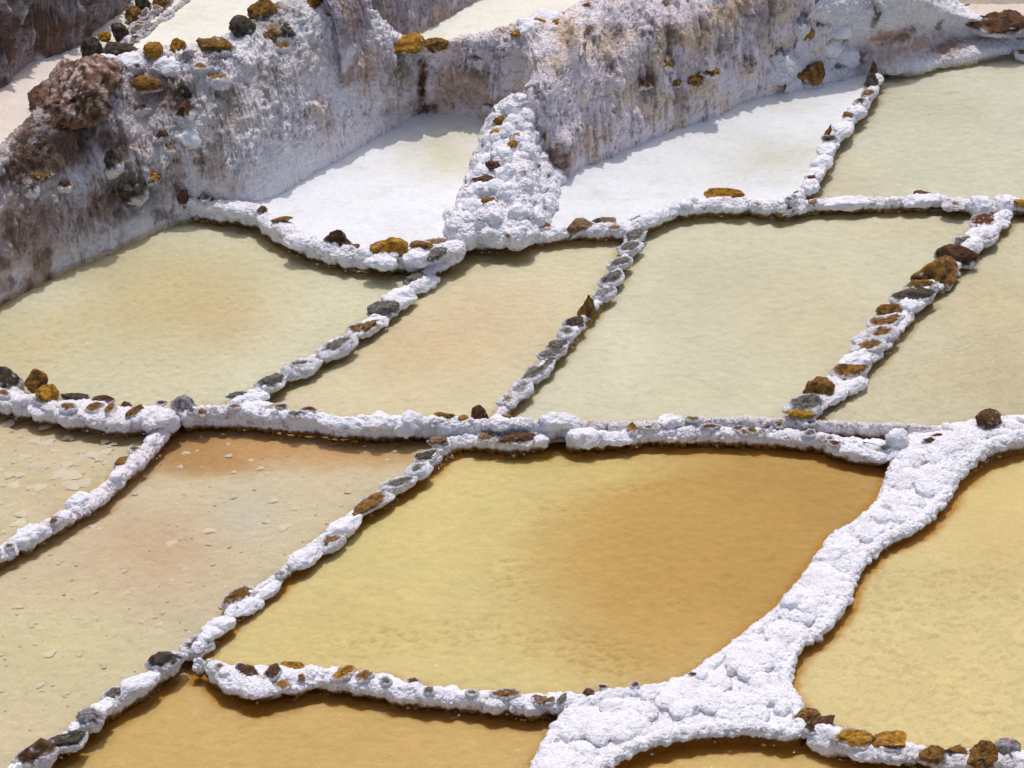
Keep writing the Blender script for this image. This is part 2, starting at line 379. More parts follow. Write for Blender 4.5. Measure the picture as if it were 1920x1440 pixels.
# upper terraces
Z1, Z2, Z3, Z4 = 1.26, 1.34, 1.0, .42
pan('pinkish white salt path at the upper left', Z1,
    [(-500, 420), (-300, 330), (-60, 205), (60, 110), (130, 90), (200, 38), (260, -5), (420, -120), (700, -120), (440, 0), (300, 95), (220, 150), (150, 175), (95, 200), (45, 240), (5, 280), (-60, 305), (-250, 370)],
    (247, 236, 226), [(20, 210, 70, 70, (244, 226, 212), .8)], relief='dry', depth=0, k=.85, step=.03)
pan('cream white salt pan at the upper left beyond the row of rocks', Z2,
    [(240, 80), (300, 30), (350, -5), (520, -120), (900, -120), (620, 10), (500, 90), (400, 120), (280, 120)],
    (250, 246, 232), [(330, 40, 40, 20, (247, 240, 220), .5)], relief='dry', depth=0, k=.85, step=.03)
pan('cream white salt pan at the top beyond the terrace wall', Z3,
    [(735, 95), (780, 60), (850, 25), (890, 0), (1060, -110), (1700, -120), (1400, -70), (1150, 10), (1060, 35), (990, 58), (915, 74), (850, 82), (788, 86), (750, 72)],
    (250, 246, 230), [], relief='dry', depth=0, k=.85, step=.03)
pan('pinkish dry salt floor in the top right corner', Z4,
    [(1700, 5), (1720, -90), (2250, -160), (2230, 10), (1930, 50), (1868, 48), (1790, 22)],
    (230, 212, 198), [(1800, 30, 60, 20, (236, 216, 204), .8)], relief='dry', depth=0, k=.85, step=.03)

# hillside under everything
def hillside():
    nx, ny = 90, 150
    gx, gy = np.meshgrid(np.linspace(-60, 60, nx), np.linspace(-45, 75, ny), indexing='ij')
    P = np.stack([gx.ravel(), gy.ravel(), np.zeros(nx * ny)], 1)
    y = P[:, 1]
    h = np.interp(y, [-45, -9, -5, 2, 4.6, 5.5, 9, 20, 75], [-16, -2.2, -.6, -.3, -.25, .3, 1.6, 6.5, 36])
    P[:, 2] = h + .5 * fbm(P, 9, 3) * sstep(np.abs(y), 7, 14)
    C = np.tile(lin((196, 180, 160)), (len(P), 1)) * (1 + .2 * fbm(P, 4, 9))[:, None]
    tag(mesh_from('hillside', P, grid_faces(nx, ny), M_SOIL, C * .8, wet=np.ones(len(P))), 'salty hillside that carries the pans', kind='structure')
hillside()

# ------------------------------------------------------------------ salt skins
C_WHITE = lin((240, 237, 241)); C_LAV = lin((205, 198, 210)); C_BROWN = lin((128, 98, 58)); C_AMBER = lin((168, 122, 34)); C_PINK = lin((222, 205, 196))
def veins(P, s, seed, w=.05):
    Q = P + s * .5 * np.stack([fbm(P, s * .6, seed, 2), fbm(P, s * .6, seed + 1, 2), fbm(P, s * .6, seed + 2, 2)], 1)
    n = np.abs(noise(Q, s, seed + 3)); return 1 - sstep(n, 0, w)
CRUMBS = []
def crust_finish(co, F, name, parent, zlow, seed=0, nod=1.0, stain=1.0, tint=None):
    """nodules on a remeshed skin, wet stained foot by height above the lower brine"""
    N = vnormals(co, F)
    co = co + N * (.010 * fbm(co, .13, seed + 1, 3))[:, None]
    f1, f2, c = worley(co, .045, seed + 2); g1, g2, c2 = worley(co, .020, seed + 3)
    up = N[:, 2]
    zl = zlow(co) if callable(zlow) else zlow
    hh = co[:, 2] - zl
    k = nod * (.55 + .45 * sstep(fbm(co, .2, seed + 9, 2), -.3, .4)) * (1 - .35 * sstep(up, .6, .95))
    k2 = .6 + .8 * sstep(fbm(co, .09, seed + 8, 2), -.2, .5)
    co = co + N * (k * .012 * (1 - f1 * 1.1) + nod * k2 * (.009 * (1 - g1 * 1.1)) - .010 * veins(co, .09, seed + 30, .08))[:, None]
    n1 = fbm(co, .11, seed + 5, 3); n2 = fbm(co, .03, seed + 6, 2)
    C = np.tile(C_WHITE, (len(co), 1)) * (1 + .03 * n1)[:, None]
    C = mixc(C, C_PINK, sstep(n1, .25, .8) * .30)
    if tint is not None: C = mixc(C, lin(tint[0]), np.full(len(C), tint[1]))
    C = mixc(C, lin((150, 120, 92)), sstep(fbm(co, .07, seed + 7, 4) - .12 * up, .34, .62) * .6 * stain)
    C = mixc(C, lin((206, 198, 200)), sstep(fbm(co, .16, seed + 17, 4), .1, .5) * .35)
    b = sstep(-(hh + .010 * n2 + .012 * n1), -.048, -.014)
    C = mixc(C, C_BROWN, b); C = mixc(C, C_AMBER, sstep(-hh, -.004, .012))
    SOLID.append(co)
    edge = np.where((np.abs(hh - .004) < .008) & (np.abs(up) < .75))[0]
    if len(edge): CRUMBS.append((co[edge], N[edge], zl[edge] if isinstance(zl, np.ndarray) else np.full(len(edge), zl)))
    return mesh_from(name, co, F, M_SALT, C, parent, wet=1 - .8 * b)

def resample(pts, d):
    pts = np.asarray(pts, float); out = [pts[0]]
    seg = np.linalg.norm(np.diff(pts, axis=0), axis=1); L = np.concatenate([[0], np.cumsum(seg)])
    n = max(2, int(L[-1] / d)); t = np.linspace(0, L[-1], n)
    return np.stack([np.interp(t, L, pts[:, k]) for k in range(pts.shape[1])], 1)

def bund_skin(parent, pts_px, z0, z1, r, zlow, seed, wob=.25, nod=1.0, stain=1.0, tint=None, voxel=.0072, lips=True, side=0.0, extra=()):
    """a crusted ridge along a line of places; z0 lower level, z1 top of the ridge; r half width (m, may vary: px,py,r)"""
    rg = random.Random(seed)
    P = []
    for q in pts_px:
        w = at(q[0], q[1], z1 - .02); P.append((w[0], w[1], q[2] if len(q) > 2 else r))
    P = resample(P, min(.075, r * 1.1))
    pc = list(extra)
    for i, (x, y, rr) in enumerate(P):
        j = rr * (1 + rg.uniform(-wob, wob)); a = P[min(i + 1, len(P) - 1)] - P[max(i - 1, 0)]; an = math.atan2(a[1], a[0])
        ox, oy = rg.uniform(-.2, .2) * rr, rg.uniform(-.2, .2) * rr
        dz = rg.uniform(-.018, .014)
        zc = (z0 + z1) / 2
        pc.append(lump((x + ox, y + oy, zc - .01), (rr * 1.0, j * .80, (z1 - z0) / 2 + .025), an))
        if lips: pc.append(lump((x + ox, y + oy, z1 - .045 + dz), (j * 1.15, j * 1.02, .048), an + rg.uniform(-.5, .5)))
        if rg.random() < .6:
            s = rr * rg.uniform(.35, .6); t = rg.uniform(0, 6.28)
            pc.append(lump((x + math.cos(t) * rr * .7, y + math.sin(t) * rr * .7, z1 - rg.uniform(.03, .07)), (s, s, s * .8), 0))
    co, F = remesh(pc, voxel)
    return crust_finish(co, F, 'salt_crust', parent, zlow, seed, nod, stain, tint)

# ------------------------------------------------------------------ stones
KIND = {  # bare colour, second colour, share of salt cover 0..1, roughness of shape
    'ochre':  ((160, 114, 48), (96, 68, 34), .12),
    'gold':   ((200, 146, 44), (140, 94, 34), .10),
    'shag':   ((150, 112, 90), (92, 62, 44), .12),
    'ring':   ((156, 112, 60), (92, 66, 36), .50),
    'goldring': ((186, 128, 40), (120, 80, 34), .55),
    'greyring': ((128, 122, 112), (84, 78, 74), .50),
    'grey':   ((136, 130, 118), (92, 86, 78), .22),
    'dark':   ((98, 88, 72), (58, 50, 40), .18),
    'brown':  ((116, 80, 52), (72, 48, 32), .20),
    'red':    ((132, 78, 46), (84, 48, 36), .45),
    'tan':    ((172, 140, 104), (120, 88, 58), .25),
    'white':  ((232, 231, 238), (210, 205, 214), 1.0),
    'frost':  ((176, 168, 172), (120, 108, 104), .55),
}
def rock_mesh(c, a, b, h, ang, kind, seed, sub=3, cuts=7, name='stone', parent=None, pointed=0.0, salt=None, flat=0.0, spiky=0.0):
    rg = np.random.RandomState(seed)
    v, F = ICO[sub]; v = v.copy()
    soft = kind in ('white',) or KIND[kind][2] >= .5
    if kind == 'white': cuts = cuts + 7
    for k in range(cuts):                                   # planes chip it into facets
        n = rg.normal(size=3); n /= np.linalg.norm(n); d = rg.uniform(.62, .88)
        t = v @ n - (d if soft else d - .12); v -= np.outer(np.maximum(t, 0) * (.8 if soft else .97), n)
    v /= np.abs(v).max(0)
    if flat: v[:, 2] = np.minimum(v[:, 2], 1 - flat)
    if pointed: v[:, :2] *= (1 - pointed * sstep(v[:, 2], -.3, 1.1))[:, None]
    u = v.copy()
    rad = np.array([a, b, h])
    n0 = v / (np.linalg.norm(v, axis=1)[:, None] + 1e-9)
    sz = (a * b * h) ** (1 / 3)
    X = v * rad + seed * .37
    disp = .16 * fbm(X, sz * 1.1, seed, 3) + (.18 if soft else .08) * fbm(X, sz * .35, seed + 3, 3)
    if not soft: disp = disp - .10 * veins(X, sz * .8, seed + 14, .10) + .04 * np.abs(noise(X, sz * .2, seed + 15))
    if spiky: disp = disp + spiky * (.16 * (1 - worley(X, sz * .22, seed + 8)[0]) + .10 * np.abs(noise(X, sz * .10, seed + 9))) + spiky * .22 * fbm(X, sz * .5, seed + 10, 2)
    v = v * rad + n0 * (disp * sz)[:, None]
    base, sec, cover = KIND[kind]
    if salt is not None: cover = salt
    m = fbm(X, sz * .5, seed + 5, 3)
    C = mixc(np.tile(lin(base), (len(v), 1)), lin(sec), sstep(fbm(X, sz * .4, seed + 6, 4), -.25, .45))
    C = C * (1 + .45 * fbm(X, sz * .16, seed + 12, 3))[:, None]
    C = mixc(C, lin(sec) * .6, veins(X, sz * .8, seed + 14, .09) * .7)
    if kind == 'shag':
        st = fbm(X * np.array([1, 1, .22]), sz * .10, seed + 18, 3)
        C = mixc(C, lin((226, 204, 196)), sstep(st + .5 * m, .0, .45) * sstep(v[:, 0] * .5 + v[:, 2], -.16, .12)); C = mixc(C, lin((60, 40, 28)), sstep(-st, .25, .5) * .8)
    # salt coat: climbs from the foot, leaves a bare patch about the top
    crown = u[:, 2] - .45 * np.hypot(u[:, 0], u[:, 1]) - rg.uniform(-.15, .1) * u[:, 0]
    rag = .5 * m + .35 * fbm(X, sz * .16, seed + 13, 3)
    th = 1.35 - 2.1 * cover ** .6
    s = sstep(-crown + .5 * rag, th, th + .12)
    if cover >= 1: s = np.ones(len(v))
    s = np.maximum(s, .75 * sstep(fbm(X, sz * .40, seed + 31, 5, .65) - .35 * u[:, 2], .28 - .3 * cover, .60 - .3 * cover) * (kind != 'shag'))
    v = v + n0 * (.012 * s * (1 + .6 * fbm(X, .04, seed + 20, 2)))[:, None]
    f1, f2, cc = worley(X, .035, seed + 4)
    v = v + n0 * (s * .014 * (1 - f1))[:, None]
    Wc = np.tile(C_WHITE, (len(v), 1)) * (1 + .04 * m)[:, None]
    C = mixc(C, Wc, s)
    ca, sa = math.cos(ang), math.sin(ang)
    v = v @ np.array([[ca, sa, 0], [-sa, ca, 0], [0, 0, 1]]) + np.asarray(c)
    return mesh_from(name, v, F, M_SALT if cover >= 1 else M_ROCK, C, parent, wet=np.ones(len(v)))
_seed = [100]
def crust_top(skin, x, y, rad=.03):
    d = (skin[:, 0] - x) ** 2 + (skin[:, 1] - y) ** 2 < rad * rad
    return skin[d, 2].max() if d.any() else None
def stone(parent, x0, y0, x1, y1, wpx, kind, z, up=.03, h=None, skin=None, **kw):
    """a stone whose long axis runs between two places of the level z; wpx its half width in photo pixels"""
    _seed[0] += 1
    p = at(x0, y0, z); q = at(x1, y1, z); c = (p + q) / 2; s = ppm(c)
    a = max(np.linalg.norm(p - q) / 2, .02); b = wpx / s
    hh = h if h is not None else min(a, b) * .75
    if skin is not None:
        for _ in range(2):
            if crust_top(skin, c[0], c[1]) is None:
                dd = (skin[:, 0] - c[0]) ** 2 + (skin[:, 1] - c[1]) ** 2; k_ = skin[int(np.argmin(dd))]
                if dd.min() < .04: mv = np.array([k_[0] - c[0], k_[1] - c[1]]) * 1.15; c = c + np.array([mv[0], mv[1], 0]); x0 += mv[0] * s; x1 += mv[0] * s; y0 -= mv[1] * s * .58; y1 -= mv[1] * s * .58
            t = crust_top(skin, c[0], c[1])
            if t is None: t = crust_top(skin, c[0], c[1], .09)
            if t is None: t = z - .02; print('off crust', x0, y0)
            z = min(max(t, z - .06), z + .05); p = at(x0, y0, z); q = at(x1, y1, z); c = (p + q) / 2
        if kind == 'white': c[2] = z - hh * .62 + (up - .03) * .3
        else: c[2] = z - hh * (.32 if hh < .06 else .22) + (up - .03) * .25
    else:
        c = c.copy(); c[2] = z + up - hh * .35
    sub = 4 if max(a, b) > .07 else 3
    return rock_mesh(c, a * 1.05, b * 1.15, hh, math.atan2(q[1] - p[1], q[0] - p[0]), kind, _seed[0], sub=sub, parent=parent, **kw)
def vco(o):
    a = np.empty(len(o.data.vertices) * 3, np.float32); o.data.vertices.foreach_get('co', a); return a.reshape(-1, 3)
def stones(parent, z, L, **kw):
    for e in L:
        x0, y0, x1, y1, w, k = e[:6]; d = dict(kw)
        if len(e) > 6: d.update(e[6])
        lab = d.pop('label', None)
        o = stone(parent, x0, y0, x1, y1, w, k, z, **d)
        if lab: o['label'] = lab

def bund(label, pts, z0, z1, r, zlow, seed, st=(), zs=None, auto=.45, **kw):
    e = empty('stone_divider', label, 'stone divider', 'salt crusted dividers between the pans')
    o = bund_skin(e, pts, z0, z1, r * .88, zlow, seed, **kw)
    sk = vco(o); stones(e, z1 if zs is None else zs, st, skin=sk)
    rg = random.Random(seed * 3 + 1); taken = [((q[0] + q[2]) / 2, (q[1] + q[3]) / 2, abs(q[0] - q[2]) / 2) for q in st]
    Q = resample([(p[0], p[1]) for p in pts], 13)
    for i in range(1, len(Q) - 1):
        if rg.random() > auto: continue
        x, y = Q[i] + np.array([rg.uniform(-4, 4), rg.uniform(-8, 4)])
        if x < -40 or x > 1960 or y > 1470 or y < -20 or any(math.hypot(x - a, y - b) < c + 12 for a, b, c in taken): continue
        t = Q[i + 1] - Q[i - 1]; t = t / np.linalg.norm(t); L = rg.uniform(4, 10); w = rg.uniform(3.5, 8); k = rg.choice(['ring', 'greyring', 'red', 'frost', 'white', 'white', 'tan', 'greyring'])
        a_ = t * L + np.array([rg.uniform(-3, 3), rg.uniform(-3, 3)])
        stone(e, x - a_[0], y - a_[1], x + a_[0], y + a_[1], w, k, z1 if zs is None else zs, skin=sk, up=.03, salt=None if k == 'white' else rg.uniform(.3, .65))
    return e

# ------------------------------------------------------------------ terrace walls
def catmull(P, n):
    """P (k, ..., 3) -> n samples along axis 0"""
    k = len(P); Q = np.concatenate([[2 * P[0] - P[1]], P, [2 * P[-1] - P[-2]]])
    t = np.linspace(0, k - 1, n); i = np.minimum(t.astype(int), k - 2); f = (t - i).reshape((-1,) + (1,) * (P.ndim - 1))
    a, b, c, d = Q[i], Q[i + 1], Q[i + 2], Q[i + 3]
    return .5 * (2 * b + (c - a) * f + (2 * a - 5 * b + 4 * c - d) * f * f + (3 * b - a - 3 * c + d) * f ** 3)
def project(co):
    d = co - CAM
    zc = d[:, 1] * _cp - d[:, 2] * _sp; yc = d[:, 1] * _sp + d[:, 2] * _cp
    return 960 + FPX * d[:, 0] / zc, 720 - FPX * yc / zc, zc
class Face:
    """a lofted skin: ctrl[col][row] = a place; displaced along its normal"""
    def __init__(s, ctrl, step=.008, flip=False):
        C = np.array(ctrl, float)                                    # cols, rows, 3
        lu = np.linalg.norm(np.diff(C, axis=0), axis=2).sum(0).max(); lv = np.linalg.norm(np.diff(C, axis=1), axis=2).sum(1).max()
        s.nu, s.nv = int(lu / step) + 2, int(lv / step) + 2
        A = catmull(C, s.nu); A = catmull(np.swapaxes(A, 0, 1), s.nv); A = np.swapaxes(A, 0, 1)
        s.co = A.reshape(-1, 3); s.F = grid_faces(s.nu, s.nv)
        if flip: s.F = s.F[:, ::-1]
        s.U, s.V = [x.ravel() for x in np.meshgrid(np.linspace(0, lu, s.nu), np.linspace(0, 1, s.nv), indexing='ij')]
        s.N = vnormals(s.co, s.F)
    def uvp(s, su, sv, L=1.4):
        return np.stack([s.U / su, s.V * L / sv, np.zeros(len(s.U))], 1)
    def find(s, px, py):
        x, y, z = project(s.co); d = (x - px) ** 2 + (y - py) ** 2 + ((s.N * (CAM - s.co)).sum(1) < 0) * 1e4
        d = d + np.where(d < 60, (z - z.min()) * 8, 0)
        i = int(np.argmin(d)); return s.co[i], s.N[i]
    def spot(s, px, py, rx, ry):
        """soft mask 0..1 of a patch on the face about a place, as long as wanted across and up"""
        c, n = s.find(px, py); k = ppm(c); W = s.co + .04 * fbm(s.co, .12, 77)[:, None]
        d = W - c; return np.exp(-((np.hypot(d[:, 0], d[:, 1] * .8) / (rx / k)) ** 2 + (d[:, 2] / (ry / k)) ** 2))
def wall_column(fx, fy, fz, cx, cy, cz, sh=.55, so=.30, back=.22, drop=.10):
    """foot, belly, shoulder, crest and back of a terrace wall: the shoulder is at the share sh of the height, set back by so of the depth"""
    f = at(fx, fy, fz); c = at(cx, cy, cz); d = c - f
    hdir = d * np.array([1, 1, 0]); L = np.linalg.norm(hdir) + 1e-6; hd = hdir / L
    hd = hd * .4 + np.array([-.35, .6, 0]); hd /= np.linalg.norm(hd)
    p0 = f + np.array([0, 0, -.08]) - .0 * hd
    m1 = f + d * np.array([so * .4, so * .4, sh * .5]); m2 = f + d * np.array([so, so, sh]); m3 = f + d * np.array([(1 + so) / 2, (1 + so) / 2, (1 + sh) / 2 + .06])
    b1 = c + hd * back * .6 + np.array([0, 0, -.01]); b2 = c + hd * back + np.array([0, 0, -drop]); b3 = c + hd * (back + .05) + np.array([0, 0, -drop - .15])
    return [p0, f, m1, m2, m3, c, b1, b2, b3]
def face_finish(F, name, parent, cols, seed, lobes=.05, flute=.02, nodc=.4, patches=(), vein=.8, base=((206, 196, 204), (206, 184, 166)), mat=None, nodmask=None, dirt=0.0, foot=True):
    co, N, V = F.co, F.N, F.V
    U3 = F.uvp(1, 1)
    d = lobes * fbm(co * np.array([1, 1, .6]), .45, seed, 3)
    fl = 1 - np.abs(noise(F.uvp(.055, .42) + .5 * fbm(U3, .3, seed + 1, 2)[:, None], 1, seed + 2))
    fl2 = 1 - np.abs(noise(F.uvp(.022, .16) + .4 * fbm(U3, .12, seed + 4, 2)[:, None], 1, seed + 5))
    fm = sstep(fbm(co, .35, seed + 3, 2), -.35, .3)
    d = d + flute * fm * ((fl - .6) + .4 * (fl2 - .6))
    # broken drapery steps: the lower ends of the drapes stand proud
    st = fbm(F.uvp(.13, .30) + seed, 1, seed + 8, 4, .6); stp = sstep(st, -.06, .0) + sstep(st, .26, .32)
    fm2 = sstep(fbm(co, .5, seed + 31, 2), -.45, .1)
    col3 = 1 - np.abs(noise(F.uvp(.20, 1.3) + .25 * fbm(U3, .4, seed + 32, 2)[:, None], 1, seed + 33))
    crest = 1 - .85 * sstep(V, .50, .66)
    d = d * (.35 + .65 * crest) + flute * crest * fm2 * (1.1 * stp + 1.6 * (col3 - .6))
    lip = np.exp(-((st + .09) / .05) ** 2) + np.exp(-((st - .23) / .05) ** 2)
    f1, f2, c = worley(co, .055, seed + 6); g1, g2, c2 = worley(co, .024, seed + 7)
    nm = sstep(fbm(co, .30, seed + 9, 3) + (nodc - .5) * 1.6, -.05, .35)
    if nodmask is not None: nm = np.clip(nm * nodmask[0] + nodmask[1], 0, 1)
    d = d + nm * (.030 * (1 - f1) + .014 * (1 - g1)) + (.4 + .6 * nm) * .008 * (1 - g1) + .008 * fbm(co, .05, seed + 10, 3)
    vn = veins(co, .10, seed + 11, .10) * vein * (1 - .6 * nm)
    vn2 = veins(co, .045, seed + 15, .12) * vein * (1 - .5 * nm) * sstep(fbm(co, .25, seed + 12, 2), -.1, .4)
    d = d - .012 * vn - .007 * vn2
    if foot: d = d * (.25 + .75 * sstep(V, .10, .28))
    P = co + N * d[:, None]
    n1 = fbm(co, .28, seed + 20, 3)
    b0, b1 = [b if isinstance(b, np.ndarray) else np.tile(lin(b), (len(co), 1)) for b in base]
    C = mixc(b0, b1, sstep(n1, -.15, .45) * (1 - nm * .8))
    C = mixc(C, lin((246, 240, 243)), nm * .85)
    C = C * (1 + .12 * fbm(F.uvp(.03, .3), 1, seed + 21, 3) * fm)[:, None]
    for (px, py, rx, ry, col, w) in patches:
        C = mixc(C, lin(col), np.clip(F.spot(px, py, rx, ry) * (1 + .8 * fbm(co, .06, seed + 22, 3)) * 1.3, 0, 1) * w)
    if isinstance(dirt, np.ndarray) or dirt:
        C = mixc(C, lin((94, 70, 54)), sstep(fbm(co, .16, seed + 23, 5, .6) + .3 * fbm(F.uvp(.02, .15), 1, seed + 25, 3) - nm * .35, .30 - dirt * .5, .75 - dirt * .3) * .7)
    C = mixc(C, lin((112, 92, 80)), np.clip((vn * .55 + vn2 * .45) * np.clip(vein, 0, 1) + .55 * lip * fm2 * (flute > .015) * sstep(fbm(co, .08, seed + 34, 2), -.2, .3), 0, .8))
    return mesh_from(name, P, F.F, mat or M_CLIFF, C, parent, wet=np.ones(len(P)))
def face_stone(parent, F, px, py, wpx, hpx, kind, lab=None, sink=.38, tilt=0.0, depth=None, **kw):
    c, n = F.find(px, py); k = ppm(c); a = wpx / k * 1.15; h = hpx / k / _cp; _seed[0] += 1
    b = depth if depth is not None else (a + h) * .5
    q = c - n * b * sink - np.array([0, 0, h * .2])
    o = rock_mesh(q, a, b, h, tilt, kind, _seed[0], sub=4 if a > .07 else 3, parent=parent, **kw)
    if lab: o['label'] = lab
    return o

cols = [wall_column(*q) for q in [
    (-420, 760, .16, -420, 480, 1.25), (-200, 665, .16, -230, 380, 1.28), (-60, 592, .16, -90, 322, 1.28), (0, 563, .16, -15, 296, 1.28), (60, 530, .16, 30, 262, 1.28),
    (120, 500, .16, 75, 225, 1.30), (180, 476, .16, 120, 190, 1.32), (240, 450, .16, 180, 150, 1.34), (300, 422, .16, 250, 118, 1.36),
    (355, 400, .20, 320, 105, 1.38), (425, 388, .28, 375, 100, 1.40), (500, 366, .34, 425, 85, 1.44), (560, 335, .34, 480, 50, 1.52), (620, 300, .34, 545, 12, 1.58),
    (680, 265, .34, 620, -8, 1.56), (725, 240, .34, 695, 20, 1.42), (750, 226, .34, 730, 62, 1.16, .6), (785, 214, .30, 775, 86, 1.03, .72), (850, 216, .30, 845, 79, 1.06, .7),
    (915, 222, .32, 915, 72, 1.10, .68), (975, 262, .26, 955, 64, 1.20, .62), (1035, 336, .18, 995, 52, 1.28, .66), (1100, 312, .18, 1060, 34, 1.30, .68), (1180, 280, .18, 1130, 0, 1.34, .7),
    (1250, 250, .18, 1200, -32, 1.38, .72), (1330, 224, .18, 1280, -70, 1.42, .74), (1400, 194, .18, 1350, -95, 1.45, .76), (1480, 166, .18, 1440, -105, 1.45, .76), (1550, 145, .18, 1530, -90, 1.38, .74),
    (1640, 105, .2, 1640, -75, 1.25, .7), (1760, 60, .25, 1760, -110, 1.2, .7)]]
GW = 'salt crusted terrace walls'
def wall(label):
    return empty('terrace_wall', label, 'terrace wall', GW)
wl = wall('tall dark streaked terrace wall on the left, brown earth showing through white salt')
wm = wall('middle terrace wall of white cauliflower salt above the dry white pan')
wr = wall('long pale beige terrace wall with draped salt flowstone on the right')
FA = Face(cols, .0085)
if (FA.N * (CAM - FA.co)).sum() < 0: FA.F = FA.F[:, ::-1]; FA.N = -FA.N
FL = FM = FR = FA
_iu = np.repeat(np.arange(FA.nu), FA.nv) / (FA.nu - 1) * (len(cols) - 1)          # column number along the wall
mL = 1 - sstep(_iu + .5 * fbm(FA.co, .3, 1, 2), 9.0, 11.0); mR = sstep(_iu + .3 * fbm(FA.co, .3, 2, 2), 16.6, 17.6); mM = 1 - mL - mR
BR = (92, 66, 44); PE = (205, 172, 142); WH = (236, 233, 240)
_pl = [(100, 250, 90, 40, BR, .8), (50, 300, 80, 25, (80, 58, 44), .9), (230, 350, 45, 45, (70, 52, 40), .9), (260, 380, 60, 30, (80, 60, 46), .7), (60, 400, 60, 40, (130, 96, 72), .6), (345, 200, 25, 45, (110, 74, 52), .8),
       (90, 430, 80, 60, (150, 118, 92), .5), (300, 170, 50, 20, (110, 84, 60), .6), (150, 330, 60, 60, WH, .5), (300, 400, 60, 25, WH, .4), (270, 220, 40, 40, WH, .5), (130, 260, 60, 30, (100, 74, 56), .8), (20, 330, 60, 22, (96, 70, 54), .8), (110, 300, 70, 22, (104, 76, 58), .8), (290, 180, 50, 40, (130, 100, 84), .6), (180, 380, 40, 50, (140, 112, 96), .6), (30, 450, 50, 40, (150, 120, 100), .6), (215, 270, 30, 40, (112, 84, 66), .7)]
_pm = [(680, 120, 30, 45, PE, .8), (740, 130, 28, 35, (150, 128, 96), .8), (600, 215, 20, 50, (216, 196, 180), .7), (500, 20, 40, 25, (70, 66, 50), .8), (525, 65, 20, 18, (120, 110, 70), .7), (730, 200, 20, 50, (190, 176, 176), .5), (430, 190, 30, 40, (140, 124, 110), .6), (500, 150, 30, 30, (120, 96, 80), .5), (575, 120, 50, 30, (196, 182, 172), .5)]
_pr = [(790, 150, 12, 60, (92, 62, 32), 1.0), (797, 205, 22, 20, (96, 66, 34), .95), (850, 150, 30, 45, PE, .7), (900, 140, 30, 25, (120, 108, 82), .7), (880, 185, 60, 22, (176, 140, 110), .6),
       (1105, 60, 10, 40, (82, 58, 34), .95), (1140, 90, 30, 30, (206, 176, 140), .7), (1160, 60, 18, 16, (92, 72, 46), .8), (1060, 70, 25, 28, (212, 182, 144), .8), (1210, 155, 24, 24, (112, 88, 66), .9), (1040, 300, 26, 36, (112, 82, 62), .9),
       (1270, 185, 20, 24, (160, 126, 92), .7), (1300, 65, 22, 40, (214, 186, 154), .7), (1380, 10, 50, 16, (206, 172, 130), .7), (1250, 60, 14, 40, (100, 78, 52), .8), (1430, 40, 30, 40, (150, 140, 134), .6), (1175, 110, 50, 30, (222, 208, 206), .7), (1115, 230, 40, 20, (222, 210, 200), .6), (1350, 90, 14, 20, (110, 88, 70), .7), (1440, 20, 8, 20, (96, 80, 56), .7), (960, 110, 40, 40, (196, 186, 192), .5)]
_nod = mL * .62 + mM * .70 + mR * .05
_add = FA.spot(150, 400, 120, 60) * .3 + FA.spot(230, 200, 60, 60) * .5 + FA.spot(560, 60, 80, 40) * .6 + FA.spot(600, 280, 120, 30) * .5 + FA.spot(1050, 60, 90, 16) * .6 + FA.spot(930, 80, 60, 14) * .8
_o = face_finish(FA, 'wall_face', wl, None, 300, lobes=.06, flute=.022 + .022 * mR, nodc=_nod, dirt=.85 * mL + .05 * mM - .05 * mR, vein=.9, nodmask=(1.0, _add), patches=_pl + _pm + _pr,
            base=(lin((226, 208, 204)) * mL[:, None] + lin((248, 240, 244)) * mM[:, None] + lin((246, 233, 238)) * mR[:, None], lin((168, 138, 120)) * mL[:, None] + lin((238, 226, 218)) * mM[:, None] + lin((240, 218, 198)) * mR[:, None]))
def split_wall(o):
    me = o.data; co = vco(o).astype(float); c = np.empty(len(co) * 4, np.float32); me.color_attributes['Col'].data.foreach_get('color', c); c = c.reshape(-1, 4)[:, :3]
    bpy.data.objects.remove(o); bpy.data.meshes.remove(me)
    fu = _iu[FA.F].mean(1)
    for lo, hi, par in ((-1, 10.5, wl), (10.5, 17.0, wm), (17.0, 99, wr)):
        F = FA.F[(fu > lo) & (fu <= hi)]; u = np.unique(F); mp = np.full(len(co), -1); mp[u] = np.arange(len(u))
        mesh_from('wall_face', co[u], mp[F], M_CLIFF, c[u], par, wet=np.ones(len(u)))
SOLID.append(vco(_o).astype(float)); FA.co = SOLID[-1]; split_wall(_o)

